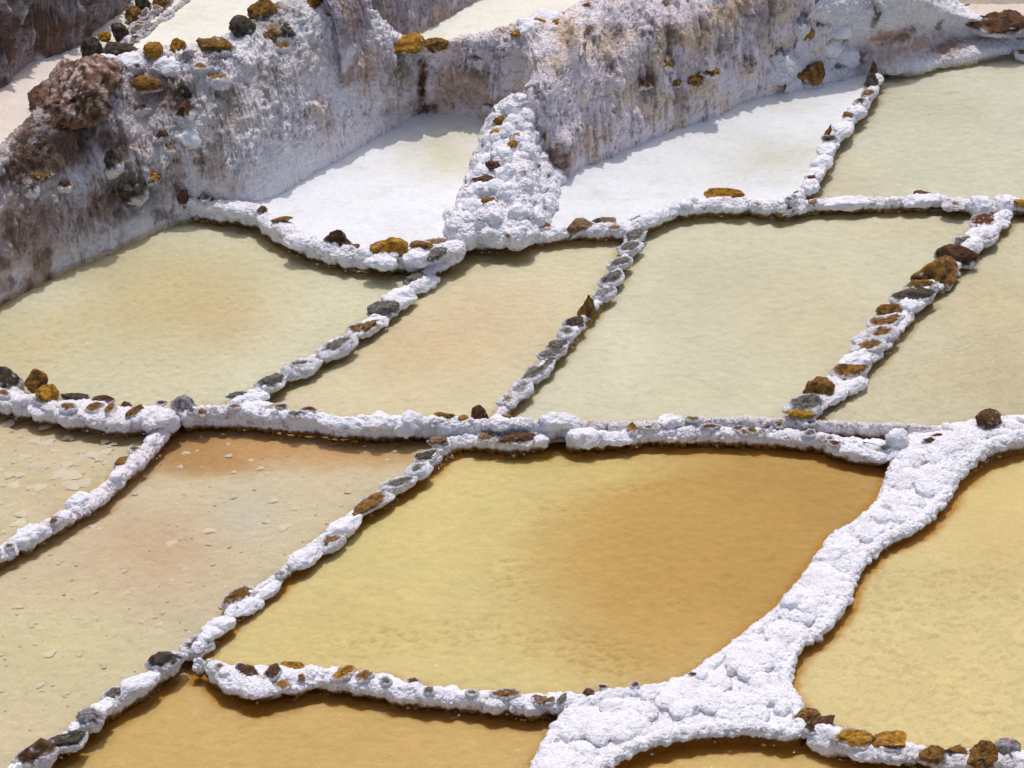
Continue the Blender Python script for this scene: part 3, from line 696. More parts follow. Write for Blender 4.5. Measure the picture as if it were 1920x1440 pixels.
# stones lodged in the terrace walls
for (px, py, w, h, k, lab, kw) in [
    (273, 147, 28, 12, 'ochre', 'ochre brown slab', {}), (283, 328, 19, 11, 'gold', 'small golden stone', {}), (323, 270, 25, 9, 'tan', 'flat tan slab', {}), (355, 250, 24, 20, 'white', None, {}),
    (408, 146, 21, 14, 'goldring', None, {'salt': .7}), (73, 327, 22, 7, 'ochre', None, {}), (345, 165, 12, 22, 'dark', None, {}), (345, 215, 14, 30, 'brown', None, {'salt': .5}), (210, 300, 20, 22, 'dark', None, {'salt': .3}),
    (240, 350, 32, 28, 'dark', 'dark brown lump', {'spiky': .4}), (345, 372, 12, 22, 'brown', None, {'spiky': .4}),
    (400, 110, 34, 22, 'frost', None, {}), (350, 110, 16, 22, 'frost', None, {}), (245, 108, 22, 14, 'white', None, {}), (320, 120, 26, 14, 'white', None, {}), (310, 112, 10, 8, 'ochre', None, {'salt': .3}), (365, 96, 9, 10, 'ochre', None, {'salt': .4}), (430, 92, 14, 12, 'frost', None, {}), (380, 125, 12, 9, 'ochre', None, {'salt': .6}), (255, 118, 10, 8, 'dark', None, {'salt': .4}), (120, 345, 14, 10, 'brown', None, {'salt': .4}), (300, 250, 16, 10, 'brown', None, {'salt': .4}), (60, 350, 12, 14, 'dark', None, {'salt': .4}), (265, 200, 18, 12, 'brown', None, {'salt': .5})]:
    face_stone(wl, FL, px, py, w, h, k, lab, **kw)
for (px, py, w, h, k, lab, kw) in [
    (613, 24, 12, 7, 'gold', 'small golden stone', {}), (540, 55, 14, 20, 'dark', None, {'salt': .3}), (510, 60, 26, 16, 'tan', None, {}), (500, 10, 30, 14, 'dark', None, {'salt': .3}), (586, 0, 20, 14, 'ochre', None, {}), (560, 30, 14, 10, 'frost', None, {}), (640, 15, 12, 9, 'ochre', None, {'salt': .5}), (530, 85, 12, 10, 'ochre', None, {'salt': .5})]:
    face_stone(wm, FM, px, py, w, h, k, lab, **kw)
for (px, py, w, h, k, lab, kw) in [
    (973, 58, 15, 7, 'gold', 'thin golden stone', {}), (1011, 37, 13, 7, 'gold', None, {}), (1048, 40, 14, 8, 'ochre', None, {}), (1098, 8, 10, 5, 'red', None, {}),
    (1255, 120, 11, 9, 'ochre', None, {'salt': .3}), (1302, 148, 16, 11, 'ochre', None, {}), (1338, 135, 16, 9, 'ochre', None, {'salt': .4}), (1265, 153, 11, 5, 'ochre', None, {}), (1463, 120, 30, 34, 'frost', 'frosted dome shaped boulder', {'salt': .8}),
    (1022, 254, 6, 6, 'gold', None, {}), (900, 112, 16, 12, 'frost', None, {}), (1210, 155, 12, 12, 'brown', None, {'spiky': .5}), (920, 200, 14, 11, 'frost', None, {}), (1020, 20, 26, 12, 'white', None, {}), (990, 45, 22, 10, 'white', None, {})]:
    face_stone(wr, FR, px, py, w, h, k, lab, **kw)

# walls behind the upper pans
def upper_wall(feet, dx, dy, zf, zc, label, seed, **kw):
    e = empty('terrace_wall', label, 'terrace wall', GW)
    c = [wall_column(x, y, zf, x + dx, y + dy, zc, .6, .3, .5, .1) for x, y in feet]
    F = Face(c, .011)
    if (F.N * (CAM - F.co)).sum() < 0: F.F = F.F[:, ::-1]; F.N = -F.N
    face_finish(F, 'wall_face', e, None, seed, **kw); return e, F
upper_wall([(-420, 420), (-200, 290), (-60, 200), (0, 165), (60, 118), (125, 96), (180, 55), (240, 2), (320, -70), (460, -160)], -40, -290, Z1, Z1 + 1.1, 'upper left terrace wall streaked brown above the pinkish path', 360,
           lobes=.10, flute=.06, nodc=.2, dirt=.6, vein=.8, base=((176, 160, 158), (140, 112, 94)))
upper_wall([(640, 150), (700, 112), (740, 88), (780, 64), (850, 28), (892, 0), (1000, -65), (1250, -190)], -60, -230, Z3, Z3 + .95, 'upper terrace wall with rusty veins behind the top middle pan', 380,
           lobes=.04, flute=.02, nodc=.3, dirt=.12, vein=1.0, base=((196, 184, 190), (190, 168, 156)))

# salt mound in the top right
mound = empty('salt_mound', 'broad mound of white salt with brown earth patches in the upper right', 'salt mound')
rows = [[(1470, 175, .15), (1560, 152, .15), (1625, 142, .14), (1680, 144, .14), (1740, 130, .14), (1860, 105, .14), (1925, 94, .14), (2200, 50, .14)],
        [(1470, 170, .22), (1558, 148, .22), (1622, 138, .2), (1684, 134, .22), (1742, 118, .22), (1860, 96, .22), (1925, 88, .2), (2200, 42, .2)],
        [(1480, 115, .45), (1555, 98, .45), (1620, 98, .40), (1690, 95, .37), (1750, 86, .29), (1850, 76, .24), (1925, 72, .22), (2200, 30, .22)],
        [(1500, 55, .75), (1562, 52, .72), (1630, 58, .62), (1700, 50, .56), (1760, 58, .40), (1850, 64, .29), (1925, 66, .26), (2200, 24, .26)],
        [(1530, 5, 1.0), (1600, 5, .95), (1655, 22, .80), (1712, 25, .72), (1770, 38, .52), (1860, 50, .37), (1925, 54, .33), (2200, 14, .33)],
        [(1600, -60, 1.15), (1640, -50, 1.1), (1668, -30, 1.0), (1722, -10, .90), (1780, 22, .62), (1862, 42, .46), (1925, 46, .42), (2200, 4, .42)],
        [(1620, -120, 1.2), (1660, -110, 1.1), (1690, -90, 1.0), (1740, -60, .85), (1800, 8, .52), (1868, 34, .44), (1930, 38, .41), (2210, -6, .41)]]
FMo = Face([[at(*rows[r][c]) for r in range(len(rows))] for c in range(8)], .0085)
if (FMo.N * (CAM - FMo.co)).sum() < 0: FMo.F = FMo.F[:, ::-1]; FMo.N = -FMo.N
_mo = face_finish(FMo, 'salt_crust', mound, None, 400, lobes=.035, flute=.0, nodc=.72, vein=.5, dirt=.12, base=((232, 230, 236), (228, 214, 210)), foot=False,
            nodmask=(.9, FMo.spot(1560, 90, 70, 50) * .7), patches=[(1655, 65, 36, 10, (205, 160, 140), .8), (1680, 72, 34, 10, (150, 104, 66), .9), (1720, 82, 50, 14, (196, 158, 140), .8), (1700, 58, 20, 8, (130, 92, 70), .7),
            (1770, 88, 45, 8, (156, 120, 100), .85), (1660, 100, 40, 22, (190, 158, 150), .7), (1610, 110, 14, 22, (120, 88, 70), .7), (1845, 70, 14, 6, (206, 150, 130), .6), (1642, 22, 7, 24, (92, 72, 40), .9), (1630, 4, 10, 18, (140, 124, 100), .6)])
FMo.co = vco(_mo).astype(float); SOLID.append(FMo.co)
for (px, py, w, h, k, lab, kw) in [(1526, 130, 33, 22, 'ochre', 'large dark ochre stone', {}), (1516, 62, 13, 11, 'gold', 'golden stone', {}), (1539, 45, 9, 7, 'tan', None, {}), (1560, 90, 16, 12, 'white', None, {}), (1580, 60, 14, 10, 'white', None, {}), (1490, 35, 12, 18, 'frost', None, {}),
                                   (1590, 105, 18, 16, 'white', None, {}), (1575, 125, 16, 12, 'frost', None, {})]:
    face_stone(mound, FMo, px, py, w, h, k, lab, **kw)

# salt spur between the two dry white pans
spur = empty('salt_spur', 'sloping heap of white salt and stones leaning on the terrace wall', 'salt heap')
sp = [[(935, 208, .30), (938, 200, .60), (950, 188, .76), (985, 192, .80), (1008, 235, .58), (1048, 325, .26), (1050, 335, .14)],
      [(905, 262, .30), (915, 252, .50), (932, 236, .66), (985, 238, .70), (1010, 290, .46), (1040, 348, .22), (1042, 358, .14)],
      [(885, 322, .30), (893, 314, .44), (910, 298, .56), (982, 298, .60), (1010, 340, .40), (1032, 378, .22), (1034, 386, .14)],
      [(862, 376, .30), (870, 370, .40), (888, 360, .48), (980, 365, .50), (1004, 388, .34), (1024, 404, .22), (1026, 410, .14)],
      [(842, 418, .28), (850, 414, .36), (866, 410, .42), (972, 410, .42), (996, 420, .32), (1014, 428, .2), (1016, 432, .12)],
      [(840, 445, .24), (848, 442, .30), (862, 440, .34), (972, 440, .34), (992, 442, .26), (1008, 444, .16), (1010, 448, .1)]]
FS = Face([[at(*p) for p in r] for r in sp], .008)
if (FS.N * (CAM - FS.co)).sum() < 0: FS.F = FS.F[:, ::-1]; FS.N = -FS.N
def spur_skin():
    rg = random.Random(9); pcs = []
    sel = np.arange(len(FS.co)); rg.shuffle(sel)
    for i in sel[:760]:
        c = FS.co[i] - FS.N[i] * .035; r = .018 + .10 * rg.random() ** 2.5
        pcs.append(lump(c, (r, r * rg.uniform(.5, 1), r * rg.uniform(.6, 1.1)), rg.uniform(0, 3), 7))
    for i in sel[620:1500]: pcs.append(lump(FS.co[i] - FS.N[i] * .10, (.10, .10, .09), 0, 0))
    co, F = remesh(pcs, .0075)
    o = crust_finish(co, F, 'salt_crust', spur, -9, 420, 1.15, 1.8)
    return o
_so = spur_skin()
FS.co2 = FS.co; FS.co = FS.co + FS.N * .03
for (px, py, w, h, k, lab, kw) in [(937, 222, 15, 9, 'ochre', None, {}), (932, 247, 18, 9, 'gold', None, {'tilt': .6}), (960, 266, 9, 9, 'gold', 'bright golden stone', {}), (922, 303, 14, 10, 'brown', 'reddish brown stone', {}), (908, 330, 22, 8, 'brown', None, {}), (912, 376, 18, 13, 'ochre', None, {}),
                                   (967, 197, 16, 9, 'tan', None, {'salt': .4}), (922, 208, 12, 11, 'grey', None, {}), (900, 350, 16, 12, 'white', None, {}), (888, 385, 18, 13, 'white', None, {}), (950, 240, 14, 10, 'white', None, {}), (940, 285, 18, 13, 'white', None, {}), (945, 320, 16, 12, 'white', None, {}),
                                   (950, 355, 18, 14, 'white', None, {}), (925, 400, 16, 12, 'white', None, {}), (985, 330, 12, 14, 'frost', None, {'salt': .8}), (962, 225, 14, 10, 'white', None, {}), (930, 345, 12, 9, 'white', None, {}), (970, 395, 15, 12, 'white', None, {}), (872, 405, 14, 10, 'white', None, {})]:
    face_stone(spur, FS, px, py, w, h, k, lab, **kw)

# ------------------------------------------------------------------ dividers
W_ = 'white'
bund('divider of slabs and white stones between the cream and peach pans', D89, Z9, Z8 + .035, .055, Z9, 501, st=[
    (686, 587, 746, 570, 16, 'grey', dict(flat=.35, h=.07, up=.05, label='large flat grey slab')), (764, 524, 797, 508, 11, 'grey', dict(up=.04)), (803, 482, 846, 462, 13, 'grey', dict(flat=.2, up=.05)),
    (722, 558, 778, 543, 15, W_), (654, 626, 713, 600, 15, 'ring', dict(salt=.55)), (600, 665, 665, 632, 17, 'greyring', dict(salt=.8)), (532, 700, 596, 674, 17, 'greyring', dict(salt=.88)),
    (485, 723, 533, 706, 16, 'greyring', dict(salt=.5)), (450, 748, 500, 738, 11, W_), (428, 744, 462, 736, 6, 'grey', dict(up=.05)), (772, 538, 818, 514, 13, W_), (808, 502, 857, 472, 12, W_), (735, 580, 775, 562, 9, W_), (690, 618, 735, 600, 9, W_)], zs=Z8 + .03)
bund('divider of dark rimmed stones with one pointed rock, right of the peach pan', D910, Z10, Z9 + .04, .048, Z10, 502, st=[
    (1172, 452, 1202, 428, 14, 'grey', dict(salt=.45, flat=.3, up=.05)), (1160, 473, 1201, 457, 12, 'greyring', dict(salt=.7)), (1141, 498, 1181, 486, 11, 'greyring', dict(salt=.6)), (1128, 530, 1165, 508, 15, 'greyring', dict(salt=.42)),
    (1118, 556, 1149, 540, 11, 'frost'), (1084, 588, 1122, 574, 15, 'ochre', dict(h=.17, pointed=.75, up=.08, label='pointed dark ochre rock standing upright')), (1062, 612, 1098, 596, 14, 'dark', dict(salt=.45)),
    (1053, 632, 1074, 618, 13, 'greyring', dict(salt=.8)), (1028, 655, 1062, 637, 14, 'grey', dict(salt=.3, up=.05)), (1008, 670, 1062, 652, 10, 'grey', dict(salt=.5)), (975, 713, 1038, 674, 14, 'grey', dict(salt=.5, h=.05)),
    (964, 745, 992, 714, 14, 'frost', dict(salt=.8)), (935, 760, 966, 742, 12, 'tan', dict(salt=.75))], zs=Z9 + .03)
bund('thick divider crowned with big ochre stones towards the right edge', D1011, Z11, Z10 + .06, .10, Z11, 503, st=[
    (1824, 421, 1873, 402, 15, 'red', dict(salt=.5)), (1806, 464, 1838, 446, 13, W_), (1836, 446, 1866, 426, 14, W_), (1850, 460, 1872, 440, 8, 'frost', dict(salt=.8)), (1784, 466, 1818, 442, 14, 'grey', dict(salt=.5, pointed=.5)), (1757, 470, 1832, 486, 20, 'brown', dict(h=.10, up=.05, label='big reddish brown stone')),
    (1714, 520, 1798, 494, 31, 'ochre', dict(h=.14, up=.06, salt=.08, label='largest ochre boulder of the row')), (1699, 537, 1756, 526, 13, 'ring', dict(salt=.45)), (1674, 561, 1755, 545, 18, 'dark', dict(salt=.5)), (1646, 582, 1705, 576, 14, 'ochre', dict(up=.06)),
    (1630, 611, 1692, 593, 16, 'ring', dict(salt=.65)), (1606, 641, 1678, 618, 17, 'ring', dict(salt=.85)), (1600, 660, 1656, 640, 14, 'ring', dict(salt=.75)), (1580, 680, 1630, 660, 15, W_), (1568, 702, 1622, 680, 18, 'ochre', dict(salt=.35)),
    (1575, 728, 1622, 706, 13, W_), (1508, 736, 1571, 720, 21, 'ochre', dict(h=.11, up=.06, label='rounded ochre stone')), (1478, 764, 1545, 750, 20, 'greyring', dict(salt=.5)), (1474, 775, 1528, 777, 9, 'gold', dict(up=.06)), (1545, 750, 1590, 725, 10, W_), (1690, 575, 1730, 560, 12, W_)], zs=Z10 + .05)
bund('bumpy white salt divider between the two dull pans on the left', D1213, Z13, Z12 + .05, .075, Z13, 504, nod=1.2, tint=((238, 222, 222), .5), st=[
    (215, 872, 240, 858, 9, 'ochre', dict(salt=.45)), (244, 845, 258, 838, 5, 'ochre', dict(salt=.5)), (128, 945, 165, 925, 14, W_), (30, 1010, 80, 985, 15, W_)], zs=Z12 + .045)
bund('divider of white coated slabs between the pinkish pan and the large golden pan', D1314, Z14, Z13 + .05, .045, Z14, 505, st=[
    (780, 860, 826, 844, 13, 'dark', dict(salt=.5, spiky=.3)), (768, 890, 803, 872, 13, 'greyring', dict(salt=.88)), (718, 914, 776, 897, 12, 'greyring', dict(salt=.62)), (656, 966, 732, 918, 14, 'ochre', dict(salt=.42, label='long ochre slab rimmed with salt')),
    (620, 1002, 671, 968, 15, W_), (592, 1031, 641, 1004, 14, 'ring', dict(salt=.88)), (536, 1059, 600, 1028, 14, W_), (519, 1077, 532, 1074, 5, 'frost'), (470, 1124, 522, 1086, 12, W_), (424, 1131, 480, 1098, 14, 'ochre', dict(salt=.4, h=.09, up=.05)),
    (432, 1150, 490, 1120, 12, W_), (386, 1178, 440, 1158, 11, W_), (375, 1195, 415, 1180, 8, W_)], zs=Z13 + .04)
bund('chain of small grey topped stones along the lower left pans', D1316[:6] + [(0, 1462)], Z16, Z13 + .045, .045, Z16, 506, st=[
    (344, 1222, 396, 1198, 17, 'greyring', dict(salt=.78)), (279, 1250, 346, 1228, 19, 'dark', dict(salt=.52, h=.09, label='dark stone with a white salt collar')), (226, 1290, 298, 1265, 12, W_), (194, 1306, 233, 1291, 12, 'greyring', dict(salt=.5)), (170, 1336, 206, 1320, 11, W_),
    (146, 1347, 191, 1343, 16, 'frost', dict(h=.08, salt=.35)), (88, 1402, 168, 1372, 17, 'dark', dict(salt=.48)), (20, 1430, 102, 1402, 20, 'brown', dict(salt=.45, h=.11, up=.05))], zs=Z13 + .04)
bund('low white divider with rusty stones across the bottom, ending in an angular corner', [(372, 1240, .03), (400, 1246, .04), (430, 1268, .10), (470, 1272, .125), (530, 1268, .12), (580, 1264, .085), (620, 1266), (700, 1276), (800, 1295), (900, 1305), (1000, 1313), (1085, 1310)], Z16, Z14 + .07, .085, Z16, 507, st=[
    (449, 1243, 480, 1268, 11, 'brown', dict(salt=.3, up=.05)), (503, 1272, 520, 1246, 9, 'brown', dict(salt=.3, up=.05)), (522, 1233, 574, 1239, 11, 'gold', dict(up=.05, label='bright golden stone')), (518, 1285, 540, 1280, 9, 'goldring', dict(salt=.45, up=.02)),
    (559, 1270, 574, 1268, 7, 'ochre', dict(up=.03)), (626, 1271, 662, 1250, 10, 'gold', dict(salt=.4, up=.05)), (671, 1274, 695, 1256, 9, 'ochre', dict(salt=.4, up=.05)), (768, 1266, 785, 1262, 6, 'red', dict(up=.05)), (925, 1299, 971, 1301, 8, 'ring', dict(salt=.4, up=.05)),
    (1049, 1319, 1060, 1301, 5, 'grey', dict(up=.04))], zs=Z14 + .06)
bund('white crusted divider topped by dark and ochre boulders on the left edge', [(-170, 722), (-60, 730), (0, 738), (80, 754), (150, 768), (220, 776), (305, 778)], Z12, Z8 + .05, .115, Z12, 508, nod=1.2, tint=((238, 226, 228), .4), lips=True, st=[
    (113, 762, 141, 766, 9, 'ring', dict(salt=.6, up=.05)), (162, 767, 190, 758, 8, 'ring', dict(salt=.35, up=.05)), (197, 773, 215, 756, 7, 'ochre', dict(salt=.35, up=.05)), (238, 779, 273, 756, 7, 'ochre', dict(salt=.2, up=.05)), (295, 757, 308, 755, 4, 'red', dict(up=.05)),
    (165, 747, 211, 748, 9, 'brown', dict(up=.04)), (225, 748, 249, 752, 6, 'brown', dict(up=.03)), (110, 741, 163, 746, 10, 'dark', dict(up=.04))], zs=Z8 + .05)
bund('white divider between the middle pans and the lower pans, left of the channel', [(350, 772), (400, 766), (480, 770), (560, 778), (640, 785), (720, 790), (770, 786), (850, 790), (950, 792), (1075, 790)], Z13, Z9 + .05, .056, Z13 + .0, 509, st=[
    (512, 757, 531, 756, 5, 'red', dict(up=.05)), (566, 770, 592, 766, 6, 'red', dict(salt=.5, up=.05)), (430, 763, 448, 762, 5, 'ring', dict(up=.05)), (690, 790, 735, 780, 16, W_, dict(up=.03)), (742, 790, 790, 778, 17, W_, dict(h=.10, up=.05, pointed=.3)),
    (812, 778, 852, 778, 7, 'ochre', dict(up=.05)), (858, 786, 877, 781, 6, 'gold', dict(up=.05)), (876, 783, 916, 776, 13, 'brown', dict(h=.12, up=.06, pointed=.4, salt=.1, label='pointed dark brown rock')), (931, 773, 953, 773, 6, 'tan', dict(up=.05)),
    (1010, 784, 1080, 785, 12, W_, dict(up=.02)), (1047, 781, 1065, 778, 5, 'gold', dict(up=.07)), (450, 760, 510, 755, 10, W_, dict(up=.02)), (920, 790, 960, 785, 14, W_), (600, 785, 690, 795, 13, W_)], zs=Z9 + .045)
bund('thin grey white rim of the feeder channel', [(1085, 797), (1180, 799), (1300, 790), (1400, 790), (1480, 792), (1560, 797), (1680, 802), (1770, 806)], ZCH, Z10 + .02, .038, ZCH, 510, auto=.12, nod=1.3, tint=((205, 190, 186), .55), st=[
    (1238, 787, 1279, 784, 10, W_, dict(up=.03))], zs=Z10 + .02)
bund('white lower bank of the feeder channel above the golden pan', [(1075, 818), (1150, 815), (1250, 808), (1350, 808), (1450, 812), (1540, 820), (1600, 834, .10), (1650, 838, .11), (1672, 842, .08)], Z14, ZCH + .075, .056, Z14, 511, auto=.25, st=[
    (1066, 813, 1122, 815, 15, W_, dict(up=.02)), (1130, 820, 1190, 816, 12, W_), (1176, 808, 1194, 800, 9, 'gold', dict(salt=.4, pointed=.6, h=.07, up=.07)), (1210, 802, 1222, 799, 5, 'red', dict(up=.05)), (1318, 800, 1352, 799, 5, 'red', dict(up=.05)), (1430, 802, 1443, 801, 4, 'red', dict(up=.05))], zs=ZCH + .075)
bund('short ring shaped divider of tan and brown stones at the channel mouth', [(822, 832), (870, 822), (910, 824), (970, 830), (1015, 824)], Z14, ZCH + .05, .05, Z14, 512, st=[
    (806, 826, 840, 820, 10, 'tan', dict(salt=.2, up=.04)), (890, 824, 927, 817, 11, 'tan', dict(salt=.5, up=.04)), (938, 824, 1006, 820, 14, 'brown', dict(salt=.42, up=.04, spiky=.3)), (1000, 826, 1025, 820, 7, W_)], zs=ZCH + .045)
bund('curved white divider carrying a large golden stone below the dry white pan', [(345, 372), (390, 378), (440, 384), (480, 392), (520, 418), (560, 440), (600, 456), (650, 466), (720, 474), (790, 472), (855, 458)], Z8, Z5 + .05, .085, Z8, 513, st=[
    (508, 415, 549, 408, 7, 'ochre', dict(up=.05)), (484, 396, 496, 388, 7, 'brown', dict(spiky=.4, up=.04)), (535, 448, 585, 440, 14, W_, dict(up=-.02)), (614, 452, 652, 446, 17, 'brown', dict(salt=.3, h=.12, up=.07, spiky=.9, label='spiny brown and pink lump')), (654, 457, 682, 454, 6, 'ochre', dict(up=.05)),
    (696, 464, 764, 462, 18, 'gold', dict(h=.10, up=.06, salt=.05, label='large golden stone')), (770, 458, 813, 460, 11, 'ochre', dict(salt=.25, up=.05)), (790, 446, 840, 448, 10, 'tan', dict(salt=.5, up=.03)), (798, 484, 842, 462, 12, 'grey', dict(flat=.3, up=.03)),
    (420, 386, 470, 392, 12, W_, dict(up=0)), (680, 480, 740, 486, 12, W_, dict(up=-.04)), (760, 476, 800, 480, 14, W_, dict(up=-.02))], zs=Z5 + .05)
bund('white divider with rounded tan and ochre stones below the long white pan', [(855, 452), (910, 446), (970, 440), (1040, 430), (1110, 425), (1170, 425), (1215, 408), (1255, 388), (1310, 380), (1400, 378), (1460, 384), (1500, 380)], Z10, Z6 + .05, .085, Z10, 514, nod=1.2, st=[
    (858, 444, 894, 446, 10, 'gold', dict(salt=.2, up=.07)), (905, 440, 940, 441, 8, 'gold', dict(salt=.3, up=.07)), (940, 434, 968, 430, 8, 'gold', dict(salt=.3, up=.08)), (997, 420, 1031, 425, 9, 'ochre', dict(salt=.45, up=.05)),
    (1044, 414, 1109, 408, 17, 'tan', dict(h=.10, up=.07, salt=.05, label='knobbly tan boulder')), (1114, 402, 1147, 402, 8, 'tan', dict(salt=.3, up=.04)), (1111, 418, 1127, 411, 6, 'dark', dict(up=.04)), (1182, 399, 1202, 393, 6, 'red', dict(up=.05)),
    (1319, 363, 1396, 366, 11, 'gold', dict(salt=.05, h=.07, up=.05, label='wide orange ochre stone')), (1180, 415, 1240, 392, 14, W_, dict(up=-.01))], zs=Z6 + .05)
bund('low white divider below the pale pan in the upper right, bead like lumps', [(1470, 388), (1540, 380), (1620, 376), (1700, 376), (1760, 372), (1830, 384), (1885, 384), (1960, 380), (2100, 368)], Z10, Z7 + .04, .065, Z10, 515, tint=((236, 222, 216), .4), st=[
    (1455, 384, 1512, 354, 12, 'ochre', dict(salt=.1, h=.08, up=.05, label='slanted ochre slab')), (1454, 359, 1474, 358, 4, 'gold', dict(up=.02)), (1714, 361, 1753, 363, 8, 'red', dict(salt=.1, up=.05)), (1690, 374, 1760, 368, 10, W_, dict(up=.01)), (1545, 378, 1640, 372, 12, W_, dict(up=.01)), (1770, 382, 1816, 384, 11, 'tan', dict(salt=.8)),
    (1822, 380, 1856, 380, 17, W_, dict(h=.10, up=.03)), (1860, 376, 1905, 370, 16, W_, dict(h=.10, up=.03)), (1902, 380, 1932, 380, 10, 'gold', dict(up=.06))], zs=Z7 + .04)
bund('thin divider of upright and jagged stones in the upper right', D67, Z7, Z6 + .09, .05, Z7, 516, st=[
    (1628, 148, 1642, 128, 10, 'brown', dict(h=.16, pointed=.5, up=.08, label='upright brown stone at the head of the divider')), (1618, 156, 1636, 142, 11, 'dark', dict(h=.09, up=.05)), (1620, 180, 1636, 172, 8, 'ring', dict(up=.06)), (1606, 196, 1620, 186, 10, 'dark', dict(salt=.55, up=.06)),
    (1578, 216, 1600, 216, 8, 'ochre', dict(salt=.25, up=.06)), (1532, 262, 1552, 252, 9, 'dark', dict(salt=.4, up=.07)), (1549, 262, 1560, 240, 7, 'ochre', dict(h=.13, pointed=.6, up=.08)), (1512, 336, 1528, 332, 6, 'red', dict(salt=.4, up=.06)),
    (1540, 285, 1560, 268, 13, W_), (1526, 312, 1552, 292, 13, W_), (1516, 332, 1540, 318, 12, W_), (1560, 252, 1592, 230, 13, W_), (1596, 212, 1616, 200, 13, W_), (1506, 352, 1530, 340, 12, W_)], zs=Z6 + .07)
bund('row of brown and golden stones along the lower right edge', [(1505, 1358), (1545, 1372), (1600, 1392), (1660, 1402), (1720, 1410), (1780, 1415), (1850, 1416), (1930, 1420), (2100, 1430)], Z17, Z15 + .07, .085, Z17, 517, stain=1.6, tint=((226, 212, 204), .3), st=[
    (1495, 1352, 1532, 1334, 16, 'ochre', dict(salt=.3, up=.06)), (1512, 1366, 1572, 1348, 14, 'brown', dict(salt=.3, up=.06)), (1570, 1394, 1637, 1376, 24, 'gold', dict(salt=.42, up=.05, flat=.3, label='flat bright yellow stone with a white rim')), (1635, 1394, 1708, 1384, 22, 'gold', dict(flat=.4, salt=.15, h=.06, up=.03, label='golden brown slab')),
    (1726, 1424, 1774, 1408, 19, 'ochre', dict(salt=.2, up=.06)), (1774, 1407, 1813, 1404, 9, 'ochre', dict(salt=.15, up=.05)), (1814, 1424, 1868, 1404, 19, 'ochre', dict(salt=.15, h=.11, up=.06)), (1858, 1404, 1912, 1400, 19, 'frost', dict(h=.12, salt=.3, up=.05)),
    (1520, 1372, 1580, 1376, 17, W_, dict(up=0, h=.10)), (1590, 1402, 1640, 1402, 15, W_, dict(up=-.01)), (1650, 1410, 1700, 1408, 15, 'frost', dict(up=-.01, salt=.8)), (1905, 1425, 1950, 1420, 17, W_)], zs=Z15 + .06)
bund('thin raised line between the pinkish path and the upper left pan', [(245, 78), (300, 38), (350, 0), (430, -60)], Z1 - .02, Z2 + .03, .022, -9, 518, tint=((190, 172, 160), .6), voxel=.009)

# ------------------------------------------------------------------ broad white bank
bank = empty('salt_bank', 'broad forked bank of thick white salt running down the right and along the bottom', 'salt bank')
BK = [(1712, 826), (1760, 812), (1850, 798), (1960, 788), (2260, 735), (2260, 775), (1990, 808), (1905, 822), (1850, 838), (1800, 872), (1765, 925), (1728, 966), (1690, 985), (1650, 1005), (1608, 1045), (1592, 1078), (1588, 1108), (1545, 1165), (1500, 1190), (1478, 1225), (1470, 1268), (1492, 1310), (1505, 1355),
      (1480, 1362), (1420, 1352), (1350, 1352), (1270, 1362), (1190, 1384), (1140, 1412), (1080, 1450), (1020, 1560), (960, 1560), (1010, 1420), (1050, 1350), (1090, 1306), (1160, 1290), (1235, 1284), (1300, 1262), (1345, 1228), (1410, 1180), (1480, 1122), (1532, 1052), (1560, 1005), (1610, 975), (1655, 935), (1672, 890), (1692, 852)]
CRUMB_AT = []
